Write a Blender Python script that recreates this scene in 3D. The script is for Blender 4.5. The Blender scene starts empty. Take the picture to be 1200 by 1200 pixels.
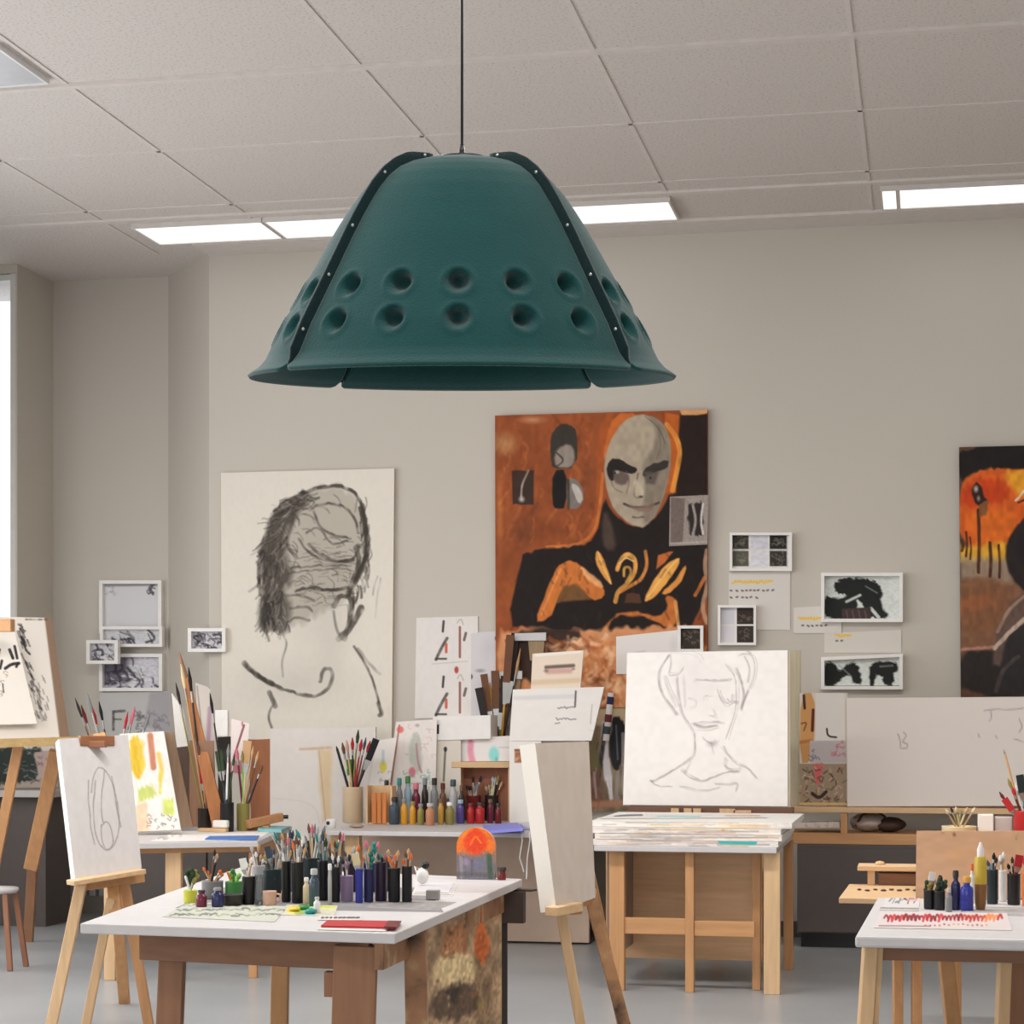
import bpy, math, random
import numpy as np
from mathutils import Vector, Matrix, Quaternion

random.seed(7)
rng = np.random.default_rng(7)
S = bpy.context.scene
COL = S.collection
R = math.radians

# ------------------------------------------------------------------ camera
F, HOR, EYE = 2400.0, 835.0, 1.45          # focal length in px of a 1200 px frame, horizon row, eye height
YAW = R(11.54)
FWD = Vector((-math.sin(YAW), math.cos(YAW), 0)); RGT = Vector((math.cos(YAW), math.sin(YAW), 0)); UP = Vector((0, 0, 1))
cd = bpy.data.cameras.new('camera'); cam = bpy.data.objects.new('camera', cd); COL.objects.link(cam)
cam.location = (0, 0, EYE); cam.rotation_euler = (R(90), 0, YAW)
cd.sensor_width = 36; cd.lens = 36 * F / 1200; cd.shift_y = (HOR - 600) / 1200
cd.clip_start = 0.05; cd.clip_end = 200
S.camera = cam

# ------------------------------------------------------------------ world, daylight, exposure
w = bpy.data.worlds.new('daylight'); S.world = w; w.use_nodes = True
bg = w.node_tree.nodes['Background']; bg.inputs[0].default_value = (0.86, 0.93, 1.0, 1); bg.inputs[1].default_value = 1.5

def area(name, loc, rot, sx, sy, power, col=(1, 1, 1)):
    l = bpy.data.lights.new(name, 'AREA'); l.shape = 'RECTANGLE'; l.size = sx; l.size_y = sy; l.energy = power; l.color = col
    o = bpy.data.objects.new(name, l); o.location = loc; o.rotation_euler = rot; COL.objects.link(o); return o
# daylight falling in through the window bays of the left wall and of the wall behind the viewer
area('daylight_left', (-6.9, 7.0, 2.2), (R(0), R(-70), 0), 2.6, 9.0, 245, (1.0, 0.985, 0.96))
area('daylight_rear', (-1.5, -3.85, 1.8), (R(76), 0, 0), 9.0, 1.8, 125, (1.0, 0.96, 0.91))
# overhead fill added out of view for floor, tables and lower wall; fittings further down
for lx in (-3.3, 0.25):
    for ly, pw in ((2.9, 40), (7.8, 118)): area('fill_light', (lx, ly, 4.55), (0, 0, 0), 2.3, 0.44, pw, (1.0, 0.98, 0.95))
S.view_settings.view_transform = 'Standard'; S.view_settings.look = 'None'
S.view_settings.gamma = 1.0; S.view_settings.use_curve_mapping = False
S.view_settings.exposure = 0.06

# ------------------------------------------------------------------ pixel -> place
def ray(px, py): return FWD + RGT * ((px - 600) / F) + UP * ((HOR - py) / F)
O = Vector((0, 0, EYE))
def P(px, py, d): return O + ray(px, py) * d
def PY(px, py, y):
    r = ray(px, py); return O + r * (y / r.y)
def PX(px, py, x):
    r = ray(px, py); return O + r * (x / r.x)
def PZ(px, py, z):
    r = ray(px, py); return O + r * ((z - EYE) / r.z)
def dep(p): return (p - O).dot(FWD)

# ------------------------------------------------------------------ materials
def lin(c):
    c = c / 255.0
    return c / 12.92 if c <= 0.04045 else ((c + 0.055) / 1.055) ** 2.4
def rgb(c): return tuple(lin(x) for x in c[:3]) + (1,)
MATS = {}
def mat(col, rough=0.55, metal=0.0, kind='plain', key=None, spec=0.4):
    k = (tuple(col), rough, metal, kind, spec)
    if k in MATS: return MATS[k]
    m = bpy.data.materials.new(key or '%s_%02x%02x%02x' % ((kind,) + tuple(int(v) for v in col[:3]))); m.use_nodes = True
    nt = m.node_tree; b = nt.nodes['Principled BSDF']; N = nt.nodes.new; L = nt.links.new
    b.inputs['Roughness'].default_value = rough; b.inputs['Metallic'].default_value = metal
    b.inputs['Specular IOR Level'].default_value = spec
    base = rgb(col); b.inputs['Base Color'].default_value = base
    def mix(fac, a, c):
        x = N('ShaderNodeMix'); x.data_type = 'RGBA'; L(fac, x.inputs[0]); x.inputs[6].default_value = a; x.inputs[7].default_value = c; return x
    def noise(scale, det=4, vec=None, stretch=None):
        tc = N('ShaderNodeTexCoord'); n = N('ShaderNodeTexNoise'); n.inputs['Scale'].default_value = scale; n.inputs['Detail'].default_value = det
        if stretch:
            mp = N('ShaderNodeMapping'); mp.inputs['Scale'].default_value = stretch; L(tc.outputs['Object'], mp.inputs[0]); L(mp.outputs[0], n.inputs['Vector'])
        else: L(tc.outputs['Object'], n.inputs['Vector'])
        return n
    def bump(src, s, dist=0.01):
        bp = N('ShaderNodeBump'); bp.inputs['Strength'].default_value = s; bp.inputs['Distance'].default_value = dist; L(src, bp.inputs['Height']); L(bp.outputs[0], b.inputs['Normal'])
    dk = lambda f: tuple(min(1, v * f) for v in base[:3]) + (1,)
    if kind == 'plain':
        n = noise(14); x = mix(n.outputs['Fac'], dk(0.92), dk(1.08)); L(x.outputs[2], b.inputs['Base Color'])
    elif kind in ('wood', 'woodh'):
        n = noise(3.0, 6, stretch=(14, 14, 1.2) if kind == 'wood' else (1.2, 14, 14)); x = mix(n.outputs['Fac'], dk(0.72), dk(1.22)); L(x.outputs[2], b.inputs['Base Color']); bump(n.outputs['Fac'], 0.12)
    elif kind == 'felt':
        n = noise(240, 3); n2 = noise(14, 5); a = N('ShaderNodeMath'); a.operation = 'MULTIPLY_ADD'; a.inputs[1].default_value = 0.5; L(n2.outputs['Fac'], a.inputs[0])
        h = N('ShaderNodeMath'); h.operation = 'MULTIPLY'; h.inputs[1].default_value = 0.5; L(n.outputs['Fac'], h.inputs[0]); L(h.outputs[0], a.inputs[2])
        x = mix(a.outputs[0], dk(0.72), dk(1.26)); L(x.outputs[2], b.inputs['Base Color']); bump(n.outputs['Fac'], 0.35, 0.004)
        b.inputs['Sheen Weight'].default_value = 0.25; b.inputs['Sheen Roughness'].default_value = 0.5
    elif kind == 'tile':
        n = noise(70, 2); r = N('ShaderNodeValToRGB'); r.color_ramp.elements[0].position = 0.30; r.color_ramp.elements[1].position = 0.46
        r.color_ramp.elements[0].color = dk(0.74); r.color_ramp.elements[1].color = dk(1.0); L(n.outputs['Fac'], r.inputs[0]); L(r.outputs[0], b.inputs['Base Color']); bump(n.outputs['Fac'], 0.15, 0.004)
    elif kind == 'concrete':
        n = noise(1.3, 8); n2 = noise(0.5, 4); x = mix(n.outputs['Fac'], dk(0.80), dk(1.18)); L(x.outputs[2], b.inputs['Base Color'])
        rr = N('ShaderNodeMapRange'); rr.inputs[3].default_value = rough - 0.08; rr.inputs[4].default_value = rough + 0.12; L(n2.outputs['Fac'], rr.inputs[0]); L(rr.outputs[0], b.inputs['Roughness'])
    elif kind == 'wall':
        n = noise(0.8, 4); x = mix(n.outputs['Fac'], dk(0.96), dk(1.04)); L(x.outputs[2], b.inputs['Base Color']); n3 = noise(180, 2); bump(n3.outputs['Fac'], 0.05, 0.002)
    elif kind == 'stain':      # paint-stained wood
        n = noise(7, 8); r = N('ShaderNodeValToRGB'); e = r.color_ramp.elements
        e[0].position = 0.30; e[0].color = rgb((62, 48, 40)); e[1].position = 0.46; e[1].color = base
        q = e.new(0.58); q.color = dk(1.25); q = e.new(0.66); q.color = rgb((190, 170, 130)); q = e.new(0.72); q.color = rgb((196, 96, 48))
        L(n.outputs['Fac'], r.inputs[0]); L(r.outputs[0], b.inputs['Base Color'])
    elif kind == 'glass':
        b.inputs['Transmission Weight'].default_value = 0.85; b.inputs['IOR'].default_value = 1.3
    MATS[k] = m; return m
def emit(col, strength):
    m = bpy.data.materials.new('lamp_light'); m.use_nodes = True; nt = m.node_tree
    e = nt.nodes.new('ShaderNodeEmission'); e.inputs[0].default_value = col; e.inputs[1].default_value = strength
    nt.links.new(e.outputs[0], nt.nodes['Material Output'].inputs[0]); return m
def attr_mat():
    m = bpy.data.materials.new('painted_surface'); m.use_nodes = True; nt = m.node_tree; b = nt.nodes['Principled BSDF']
    a = nt.nodes.new('ShaderNodeAttribute'); a.attribute_name = 'pigment'; nt.links.new(a.outputs['Color'], b.inputs['Base Color'])
    b.inputs['Roughness'].default_value = 0.7; b.inputs['Specular IOR Level'].default_value = 0.2; return m
ART = attr_mat()
WOOD = mat((196, 146, 100), 0.5, kind='wood'); WOODH = mat((196, 146, 100), 0.5, kind='woodh')
PALE = mat((214, 178, 136), 0.5, kind='wood'); PALEH = mat((214, 178, 136), 0.5, kind='woodh')
BROWN = mat((148, 106, 78), 0.55, kind='wood'); BROWNH = mat((130, 92, 68), 0.55, kind='woodh')
WHITE = mat((232, 228, 224), 0.5); PAPER = mat((236, 232, 226), 0.7); BLACK = mat((22, 21, 23), 0.3)
METAL = mat((170, 168, 165), 0.3, 0.9)

# ------------------------------------------------------------------ things, parts, meshes
LOC = {}
def thing(name, label, cat, loc, group=None):
    o = bpy.data.objects.new(name, None); COL.objects.link(o); o.location = loc; o.empty_display_size = 0.05
    LOC[o.name] = Vector(loc); o['label'] = label; o['category'] = cat
    if group: o['group'] = group
    return o
def tag(o, label, cat, group=None):
    o['label'] = label; o['category'] = cat
    if group: o['group'] = group
    return o

class MB:
    def __init__(s): s.v = []; s.f = []; s.sm = []
    def add(s, vs, fs, smooth=False):
        n = len(s.v); s.v += [Vector(x) for x in vs]; s.f += [tuple(i + n for i in f) for f in fs]; s.sm += [smooth] * len(fs); return s
    def hexa(s, a):   # 8 points: bottom loop 0-3, top loop 4-7
        return s.add(a, [(3, 2, 1, 0), (4, 5, 6, 7), (0, 1, 5, 4), (1, 2, 6, 5), (2, 3, 7, 6), (3, 0, 4, 7)])
    def box(s, c, sz, rot=0.0):
        m = Matrix.Rotation(rot, 3, 'Z'); c = Vector(c); x, y, z = [q / 2 for q in sz]
        return s.hexa([c + m @ Vector(p) for p in ((-x, -y, -z), (x, -y, -z), (x, y, -z), (-x, y, -z), (-x, -y, z), (x, -y, z), (x, y, z), (-x, y, z))])
    def bar(s, p, q, w, t, side=None, w2=None, t2=None):
        p = Vector(p); q = Vector(q); d = (q - p).normalized(); sd = Vector(side) if side else RGT
        a = (sd - d * sd.dot(d)).normalized(); b = d.cross(a); w2 = w2 or w; t2 = t2 or t
        k = [(-1, -1), (1, -1), (1, 1), (-1, 1)]
        return s.hexa([p + a * (i * w / 2) + b * (j * t / 2) for i, j in k] + [q + a * (i * w2 / 2) + b * (j * t2 / 2) for i, j in k])
    def slab(s, q, th):   # q: TL TR BR BL facing the viewer, th: thickness vector away from it
        th = Vector(th); a = [q[3], q[2], q[1], q[0]]
        return s.hexa([x + th for x in a] + a) if False else s.add(list(q) + [x + th for x in q], [(0, 3, 2, 1), (4, 5, 6, 7), (0, 1, 5, 4), (1, 2, 6, 5), (2, 3, 7, 6), (3, 0, 4, 7)])
    def tube(s, pts, r, n=8):
        pts = [Vector(p) for p in pts]; rs = r if isinstance(r, (list, tuple)) else [r] * len(pts); base = len(s.v)
        vs = []; ref = None
        for i, p in enumerate(pts):
            d = (pts[min(i + 1, len(pts) - 1)] - pts[max(i - 1, 0)]).normalized()
            if ref is None: ref = Vector((1, 0, 0)) if abs(d.x) < 0.9 else Vector((0, 1, 0))
            a = (ref - d * ref.dot(d)).normalized(); b = d.cross(a); ref = a
            vs += [p + (a * math.cos(2 * math.pi * k / n) + b * math.sin(2 * math.pi * k / n)) * rs[i] for k in range(n)]
        fs = [(i * n + k, i * n + (k + 1) % n, (i + 1) * n + (k + 1) % n, (i + 1) * n + k) for i in range(len(pts) - 1) for k in range(n)]
        s.add(vs, fs, True); s.add([vs[k] for k in range(n)], [tuple(range(n - 1, -1, -1))]); s.add(vs[-n:], [tuple(range(n))]); return s
    def lathe(s, prof, c, n=20, sq=1.0):
        c = Vector(c); vs = []
        for r, z in prof: vs += [c + Vector((math.cos(2 * math.pi * k / n) * r, math.sin(2 * math.pi * k / n) * r * sq, z)) for k in range(n)]
        m = len(prof)
        s.add(vs, [(i * n + k, i * n + (k + 1) % n, (i + 1) * n + (k + 1) % n, (i + 1) * n + k) for i in range(m - 1) for k in range(n)], True)
        s.add(vs[:n], [tuple(range(n - 1, -1, -1))]); s.add(vs[-n:], [tuple(range(n))]); return s
    def blob(s, c, rx, ry, rz, n=10, amp=0.0):
        c = Vector(c); vs = []; fs = []
        for i in range(n + 1):
            t = math.pi * i / n
            for k in range(n * 2):
                a = math.pi * k / n; q = 1 + amp * (random.random() - 0.5)
                vs.append(c + Vector((math.sin(t) * math.cos(a) * rx * q, math.sin(t) * math.sin(a) * ry * q, math.cos(t) * rz * q)))
        m = n * 2
        return s.add(vs, [(i * m + k, (i + 1) * m + k, (i + 1) * m + (k + 1) % m, i * m + (k + 1) % m) for i in range(n) for k in range(m)], True)
    def build(s, name, m, parent=None, bevel=0.0, loc=None, colors=None):
        me = bpy.data.meshes.new(name)
        if parent is not None: L0 = LOC[parent.name]
        elif loc is not None: L0 = Vector(loc)
        else:
            xs = [v.x for v in s.v]; ys = [v.y for v in s.v]; L0 = Vector(((min(xs) + max(xs)) / 2, (min(ys) + max(ys)) / 2, min(v.z for v in s.v)))
        me.from_pydata([tuple(v - L0) for v in s.v], [], s.f); me.polygons.foreach_set('use_smooth', s.sm)
        if colors is not None:
            at = me.color_attributes.new('pigment', 'FLOAT_COLOR', 'POINT'); at.data.foreach_set('color', np.asarray(colors, dtype=np.float32).ravel())
        me.update(); me.materials.append(m)
        o = bpy.data.objects.new(name, me); COL.objects.link(o); LOC[o.name] = L0
        if parent is not None: o.parent = parent
        else: o.location = L0
        if bevel:
            b = o.modifiers.new('edge', 'BEVEL'); b.width = bevel; b.segments = 2; b.limit_method = 'ANGLE'
        return o
def struct(name, mb, m, **k):
    o = mb.build(name, m, loc=(0, 0, 0), **k); o['kind'] = 'structure'; return o

def nth(i, n, a='left', b='right'):
    W = ['', 'second', 'third', 'fourth', 'fifth', 'sixth', 'seventh', 'eighth', 'ninth', 'tenth']
    if i == 0: return a + 'most'
    if i == n - 1: return b + 'most'
    if i <= (n - 1) / 2: return W[i] + ' from the ' + a
    return W[n - 1 - i] + ' from the ' + b

# ------------------------------------------------------------------ painted sheets: pigment laid on a fine grid, strokes given in photo coordinates
def vnoise(n, m, cells):
    ky = max(2, int(cells)); kx = ky; g = rng.random((ky + 2, kx + 2))
    y = np.linspace(0, ky, m)[:, None]; x = np.linspace(0, kx, n)[None, :]
    yi = y.astype(int); xi = x.astype(int); fy = y - yi; fx = x - xi; fy = fy * fy * (3 - 2 * fy); fx = fx * fx * (3 - 2 * fx)
    return (g[yi, xi] * (1 - fx) + g[yi, xi + 1] * fx) * (1 - fy) + (g[yi + 1, xi] * (1 - fx) + g[yi + 1, xi + 1] * fx) * fy
def chaikin(p, closed, it=2):
    for _ in range(it):
        q = [] if closed else [p[0]]; n = len(p)
        for i in range(n if closed else n - 1):
            a, b = p[i], p[(i + 1) % n]; q += [(a[0] * .75 + b[0] * .25, a[1] * .75 + b[1] * .25), (a[0] * .25 + b[0] * .75, a[1] * .25 + b[1] * .75)]
        p = q if closed else q + [p[-1]]
    return p
class Art:
    def __init__(s, Q, nx, base):
        s.Q = Q; a = math.dist(Q[0], Q[1]); b = math.dist(Q[0], Q[3]); s.nx = nx; s.ny = max(4, int(nx * b / a))
        u = np.linspace(0, 1, s.nx)[None, :]; v = np.linspace(0, 1, s.ny)[:, None]
        c = [np.array(q, float) for q in Q]
        f = lambda k: (c[0][k] * (1 - u) + c[1][k] * u) * (1 - v) + (c[3][k] * (1 - u) + c[2][k] * u) * v
        s.X = f(0); s.Y = f(1); s.C = np.zeros((s.ny, s.nx, 3)) + np.array(base, float); s.N = vnoise(s.nx, s.ny, 9); s.N2 = vnoise(s.nx, s.ny, 40)
    def put(s, m, col, alpha=1.0):
        m = np.clip(m, 0, 1)[..., None] * alpha; s.C = s.C * (1 - m) + np.array(col, float) * m; return s
    def poly(s, pts, col, alpha=1.0, soft=1.2, wob=0.0):
        if len(pts) > 4: pts = chaikin(pts, True, 1)
        X = s.X + (s.N - .5) * wob * 2; Y = s.Y + (s.N2 - .5) * wob * 2
        ins = np.zeros(X.shape, bool); dmin = np.full(X.shape, 1e9); n = len(pts)
        for i in range(n):
            (x0, y0), (x1, y1) = pts[i], pts[(i + 1) % n]
            with np.errstate(divide='ignore', invalid='ignore'):
                c = ((y0 > Y) != (y1 > Y)) & (X < (x1 - x0) * (Y - y0) / ((y1 - y0) or 1e-9) + x0)
            ins ^= c
            dmin = np.minimum(dmin, s._seg(X, Y, x0, y0, x1, y1)[0])
        return s.put(np.where(ins, 0.5 + dmin / soft, 0.5 - dmin / soft), col, alpha)
    def _seg(s, X, Y, x0, y0, x1, y1):
        dx, dy = x1 - x0, y1 - y0; t = np.clip(((X - x0) * dx + (Y - y0) * dy) / (dx * dx + dy * dy + 1e-9), 0, 1)
        return np.hypot(X - x0 - t * dx, Y - y0 - t * dy), t
    def line(s, pts, w, col, alpha=1.0, soft=1.0, grain=0.0, wob=0.0):
        X = s.X + (s.N - .5) * wob * 2; Y = s.Y + (s.N2 - .5) * wob * 2
        if len(pts) > 2: pts = chaikin(pts, False, 2)
        d = np.full(X.shape, 1e9)
        for (x0, y0), (x1, y1) in zip(pts[:-1], pts[1:]): d = np.minimum(d, s._seg(X, Y, x0, y0, x1, y1)[0])
        m = np.clip((w / 2 - d) / soft + 0.5, 0, 1)
        if grain: m = m * np.clip(1 - grain + grain * 2 * (s.N2 - 0.2), 0, 1)
        return s.put(m, col, alpha)
    def spot(s, cx, cy, rx, ry, col, alpha=1.0, hard=1.0, rot=0.0):
        c, q = math.cos(rot), math.sin(rot); dx = s.X - cx; dy = s.Y - cy
        r = np.hypot((dx * c + dy * q) / rx, (-dx * q + dy * c) / ry); return s.put((1 - r) * hard + (0.5 if hard > 1 else 0), col, alpha)
    def speck(s, amount, cells=30):
        n = vnoise(s.nx, s.ny, cells) - 0.5; s.C = s.C * (1 + n[..., None] * amount); return s
    def scribble(s, x0, y0, x1, y1, n, w, col, alpha=0.8, size=3, wob=0.5):
        for _ in range(n):
            x = random.uniform(x0, x1); y = random.uniform(y0, y1); a = random.uniform(0, 6.28)
            s.line([(x, y), (x + math.cos(a) * size, y + math.sin(a) * size), (x + math.cos(a + 1.2) * size * 1.6, y + math.sin(a + 1.2) * size)], w, col, alpha, wob=wob)
        return s
ALB = 1.12
def art_mesh(name, art, place, th, parent=None, edge=(225, 220, 212), loc=None):
    """the painted front plus the sides and back of the sheet, panel or stretched canvas, as one mesh"""
    ny, nx = art.ny, art.nx
    corners = [place(*q) for q in art.Q]
    n = (corners[1] - corners[0]).cross(corners[3] - corners[0]).normalized()   # TR-TL x BL-TL points away from the viewer for a facing sheet
    if n.dot(corners[0] - O) < 0: n = -n
    b = MB(); U = np.linspace(0, 1, nx); V = np.linspace(0, 1, ny)
    c = [np.array(x) for x in corners]
    u = U[None, :, None]; v = V[:, None, None]
    G = (c[0] * (1 - u) + c[1] * u) * (1 - v) + (c[3] * (1 - u) + c[2] * u) * v
    b.v = [Vector(x) for x in G.reshape(-1, 3)]
    b.f = [(j * nx + i, (j + 1) * nx + i, (j + 1) * nx + i + 1, j * nx + i + 1) for j in range(ny - 1) for i in range(nx - 1)]; b.sm = [False] * len(b.f)
    lc = np.clip(art.C, 0, 255) / 255.0; lc = np.where(lc <= 0.04045, lc / 12.92, ((lc + 0.055) / 1.055) ** 2.4) * ALB
    cols = np.ones((ny * nx + 8, 4)); cols[:ny * nx, :3] = np.clip(lc.reshape(-1, 3), 0, 0.9); cols[ny * nx:, :3] = rgb(edge)[:3]
    b.add([x for x in corners] + [x + n * th for x in corners], [(0, 1, 5, 4), (1, 2, 6, 5), (2, 3, 7, 6), (3, 0, 4, 7), (4, 5, 6, 7)])
    return b.build(name, ART, parent, colors=cols, loc=loc)
def on_y(y): return lambda px, py: PY(px, py, y)
def on_z(z): return lambda px, py: PZ(px, py, z)
def on_quad(Q, ds):
    """plane through three photo points at given distances"""
    a, b, c = [P(*q, d) for q, d in zip(Q, ds)]; n = (b - a).cross(c - a)
    def f(px, py):
        r = ray(px, py); return O + r * ((a - O).dot(n) / r.dot(n))
    return f
def sheet(name, label, cat, Q, place, th, nx, base, paint=None, edge=(225, 220, 212), group=None):
    a = Art(Q, nx, base)
    if paint: paint(a)
    return tag(art_mesh(name, a, place, th, edge=edge), label, cat, group)
# ================================================================== the room
WY, AY, ZC = 13.35, 14.0, 4.6          # main wall, alcove wall, ceiling height
XL, XR, YF = -7.0, 4.2, -4.0
XA0, XA1, XA2 = -6.283, -5.393, -4.846  # alcove: left return, right end, end of the splayed return
WALL = mat((196, 189, 179), 0.75, kind='wall', spec=0.2); CEIL = mat((212, 205, 200), 0.85, kind='tile', spec=0.1)
FLOOR = mat((158, 160, 162), 0.30, kind='concrete', spec=0.5)
struct('floor', MB().box(((XL + XR) / 2, (YF + 14.3) / 2, -0.05), (XR - XL + 0.6, 14.3 - YF + 0.6, 0.1)), FLOOR)
struct('ceiling', MB().box(((XL + XR) / 2, (YF + 14.3) / 2, ZC + 0.05), (XR - XL + 0.6, 14.3 - YF + 0.6, 0.1)), CEIL)
def wallbox(b, x0, x1, y0, y1, z0, z1): return b.box(((x0 + x1) / 2, (y0 + y1) / 2, (z0 + z1) / 2), (x1 - x0, y1 - y0, z1 - z0))
b = MB(); wallbox(b, XA2, XR, WY, 14.25, 0, ZC)
wallbox(b, XA0, XA2, AY, 14.25, 0, ZC)
q = [Vector((XA1, AY, 0)), Vector((XA2, WY, 0)), Vector((XA2, AY, 0))]
b.add(q + [v + Vector((0, 0, ZC)) for v in q], [(0, 1, 4, 3), (2, 1, 0), (3, 4, 5)])
wallbox(b, XA0 - 0.012, XA0, 13.4, 14.25, 0, ZC)
wallbox(b, XL, XA0 - 0.012, 13.4, 13.6, 0, 1.25); wallbox(b, XL, XA0 - 0.012, 13.4, 13.6, 4.54, ZC)
struct('wall_back', b, WALL)
b = MB(); wallbox(b, XR, XR + 0.2, YF, 14.25, 0, ZC); struct('wall_right', b, WALL)
b = MB(); wallbox(b, XL - 0.2, XL, YF, 14.25, 0, 0.9); wallbox(b, XL - 0.2, XL, YF, 14.25, 3.7, ZC)
wallbox(b, XL - 0.2, XL, 11.8, 14.25, 0.9, 3.7); wallbox(b, XL - 0.2, XL, YF, 2.2, 0.9, 3.7); struct('wall_left', b, WALL)
b = MB(); wallbox(b, XL, XR, YF - 0.2, YF, 0, 0.85); wallbox(b, XL, XR, YF - 0.2, YF, 3.3, ZC)
wallbox(b, XL, -6.2, YF - 0.2, YF, 0.85, 3.3); wallbox(b, 3.3, XR, YF - 0.2, YF, 0.85, 3.3); struct('wall_front', b, WALL)
FRM = mat((214, 212, 208), 0.5)
pane = bpy.data.materials.new('window_pane'); pane.use_nodes = True; nt = pane.node_tree
t = nt.nodes.new('ShaderNodeBsdfTransparent'); g = nt.nodes.new('ShaderNodeBsdfGlossy'); g.inputs['Roughness'].default_value = 0.02; mx = nt.nodes.new('ShaderNodeMixShader'); mx.inputs[0].default_value = 0.05
nt.links.new(t.outputs[0], mx.inputs[1]); nt.links.new(g.outputs[0], mx.inputs[2]); nt.links.new(mx.outputs[0], nt.nodes['Material Output'].inputs[0])
b = MB(); x0, x1 = XL, XA0 - 0.012
for z in (1.275, 4.515): wallbox(b, x0 + 0.05, x1 - 0.05, 13.425, 13.515, z - 0.02, z + 0.02)
for x in (x0 + 0.03, x1 - 0.02): wallbox(b, x - 0.03, x + 0.02, 13.42, 13.52, 1.25, 4.54)
wf = struct('window_1', b, FRM)
b = MB(); wallbox(b, x0, x1, 13.46, 13.47, 1.25, 4.54); o = b.build('pane', pane, wf)
b = MB()
for k in range(5):
    y = 2.2 + 9.6 * k / 4; wallbox(b, XL - 0.14, XL - 0.04, y - 0.05, y + 0.05, 0.9, 3.7)
for z in (0.95, 3.65): wallbox(b, XL - 0.14, XL - 0.04, 2.2, 11.8, z - 0.05, z + 0.05)
w2 = struct('window_2', b, FRM); b = MB(); wallbox(b, XL - 0.1, XL - 0.09, 2.2, 11.8, 0.9, 3.7); b.build('pane', pane, w2)
b = MB()
for k in range(5):
    x = -6.2 + 9.5 * k / 4; wallbox(b, x - 0.05, x + 0.05, YF - 0.14, YF - 0.04, 0.85, 3.3)
for z in (0.9, 3.25): wallbox(b, -6.2, 3.3, YF - 0.14, YF - 0.04, z - 0.05, z + 0.05)
w3 = struct('window_3', b, FRM); b = MB(); wallbox(b, -6.2, 3.3, YF - 0.1, YF - 0.09, 0.85, 3.3); b.build('pane', pane, w3)
b = MB(); wallbox(b, XA2, XR, WY - 0.02, WY, 0, 0.1); struct('baseboard_back', b, mat((92, 86, 82), 0.5))
# ceiling grid of T bars
GX = [-6.4, -5.2, -4.24, -2.72, -1.57, -0.36, 0.86, 2.08, 3.3]; GY = [-2.6, -1.38, -0.15, 1.07, 2.29, 3.5, 4.74, 5.97, 7.19, 8.41, 9.63, 10.86, 12.08]
TEE = mat((214, 207, 202), 0.8, spec=0.1)
b = MB()
for x in GX: wallbox(b, x - 0.012, x + 0.012, YF, 13.3, ZC - 0.005, ZC + 0.01)
for y in GY: wallbox(b, XL, XR, y - (0.035 if abs(y - 9.63) < .1 else 0.013), y + 0.013, ZC - (0.018 if abs(y - 9.63) < .1 else 0.005), ZC + 0.01)
struct('trim_1', b, TEE)
b = MB(); wallbox(b, XL, XR, 12.3, 12.36, ZC - 0.015, ZC + 0.01); wallbox(b, XA2, XR, 13.02, WY, ZC - 0.02, ZC + 0.01); struct('trim_2', b, TEE)
# ceiling lights
LAMP = emit((1.0, 0.985, 0.96, 1), 1.15)
def ceiling_light(x0, x1, y0, y1, label, m=LAMP, fr=TEE):
    t = thing('ceiling_light', label, 'ceiling light', ((x0 + x1) / 2, (y0 + y1) / 2, ZC - 0.02), 'recessed ceiling light panels')
    b = MB(); wallbox(b, x0, x1, y0, y1, ZC - 0.024, ZC - 0.004); b.build('diffuser', m, t)
    b = MB(); f = 0.012
    for a in ((x0 - f, x0, y0 - f, y1 + f), (x1, x1 + f, y0 - f, y1 + f), (x0, x1, y0 - f, y0), (x0, x1, y1, y1 + f)): wallbox(b, *a, ZC - 0.03, ZC)
    b.build('light_frame', fr, t)
xs = [PZ(px, py, ZC - .024).x for px, py in ((150, 265), (305, 258), (545, 246), (785, 234))]
for i, nm in enumerate(('bright ceiling light panel at the end nearest the alcove', 'bright ceiling light panel partly hidden behind the green lampshade', 'bright ceiling light panel ending just right of the green lampshade')):
    ceiling_light(xs[i] + .015, xs[i + 1] - .015, 12.46, 12.92, nm)
xr = PZ(1033, 217, ZC - .024).x
ceiling_light(xr, xr + 0.08, 12.46, 12.92, 'short bright end piece of ceiling light, beside a dark divider')
ceiling_light(xr + 0.104, xr + 1.9, 12.46, 12.92, 'long bright ceiling light above the fiery landscape painting')
ceiling_light(-5.17, -4.3, 8.95, 9.5, 'unlit ceiling fitting with shiny white frame in the top corner of the ceiling', mat((196, 196, 200), 0.25), mat((235, 235, 238), 0.2))

for lx, ly, nm in ((-3.3, 2.9, 'added unseen ceiling light left of and behind the viewer'), (.25, 2.9, 'added unseen ceiling light straight over the viewer'), (-3.3, 7.8, 'added unseen ceiling light above the front left easel'), (.25, 7.8, 'added unseen ceiling light above the space between the two front tables')): ceiling_light(lx - 1.15, lx + 1.15, ly - .22, ly + .22, nm)  # unseen fittings, added to go with the overhead fill lights

# ================================================================== the pendant lamp
LD = 4.0; LS = F / LD
lc = P(542, 441, LD); lampz = lc.z
tilt = Matrix.Rotation(R(5.9), 3, RGT)        # shade slightly tipped towards the viewer to match the flatter rim in the image
pend = thing('pendant_lamp', 'dark green felt pendant lamp with dimpled bell shade on a thin black cord', 'lamp', lc)
yaw_off = YAW
PROF = [(250, -1), (246, 2), (237, 8), (229, 17), (213, 50), (184, 100), (156, 149), (144, 169), (131, 189), (118, 207), (104, 222), (90, 232), (72, 240), (50, 246), (30, 248)]
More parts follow.
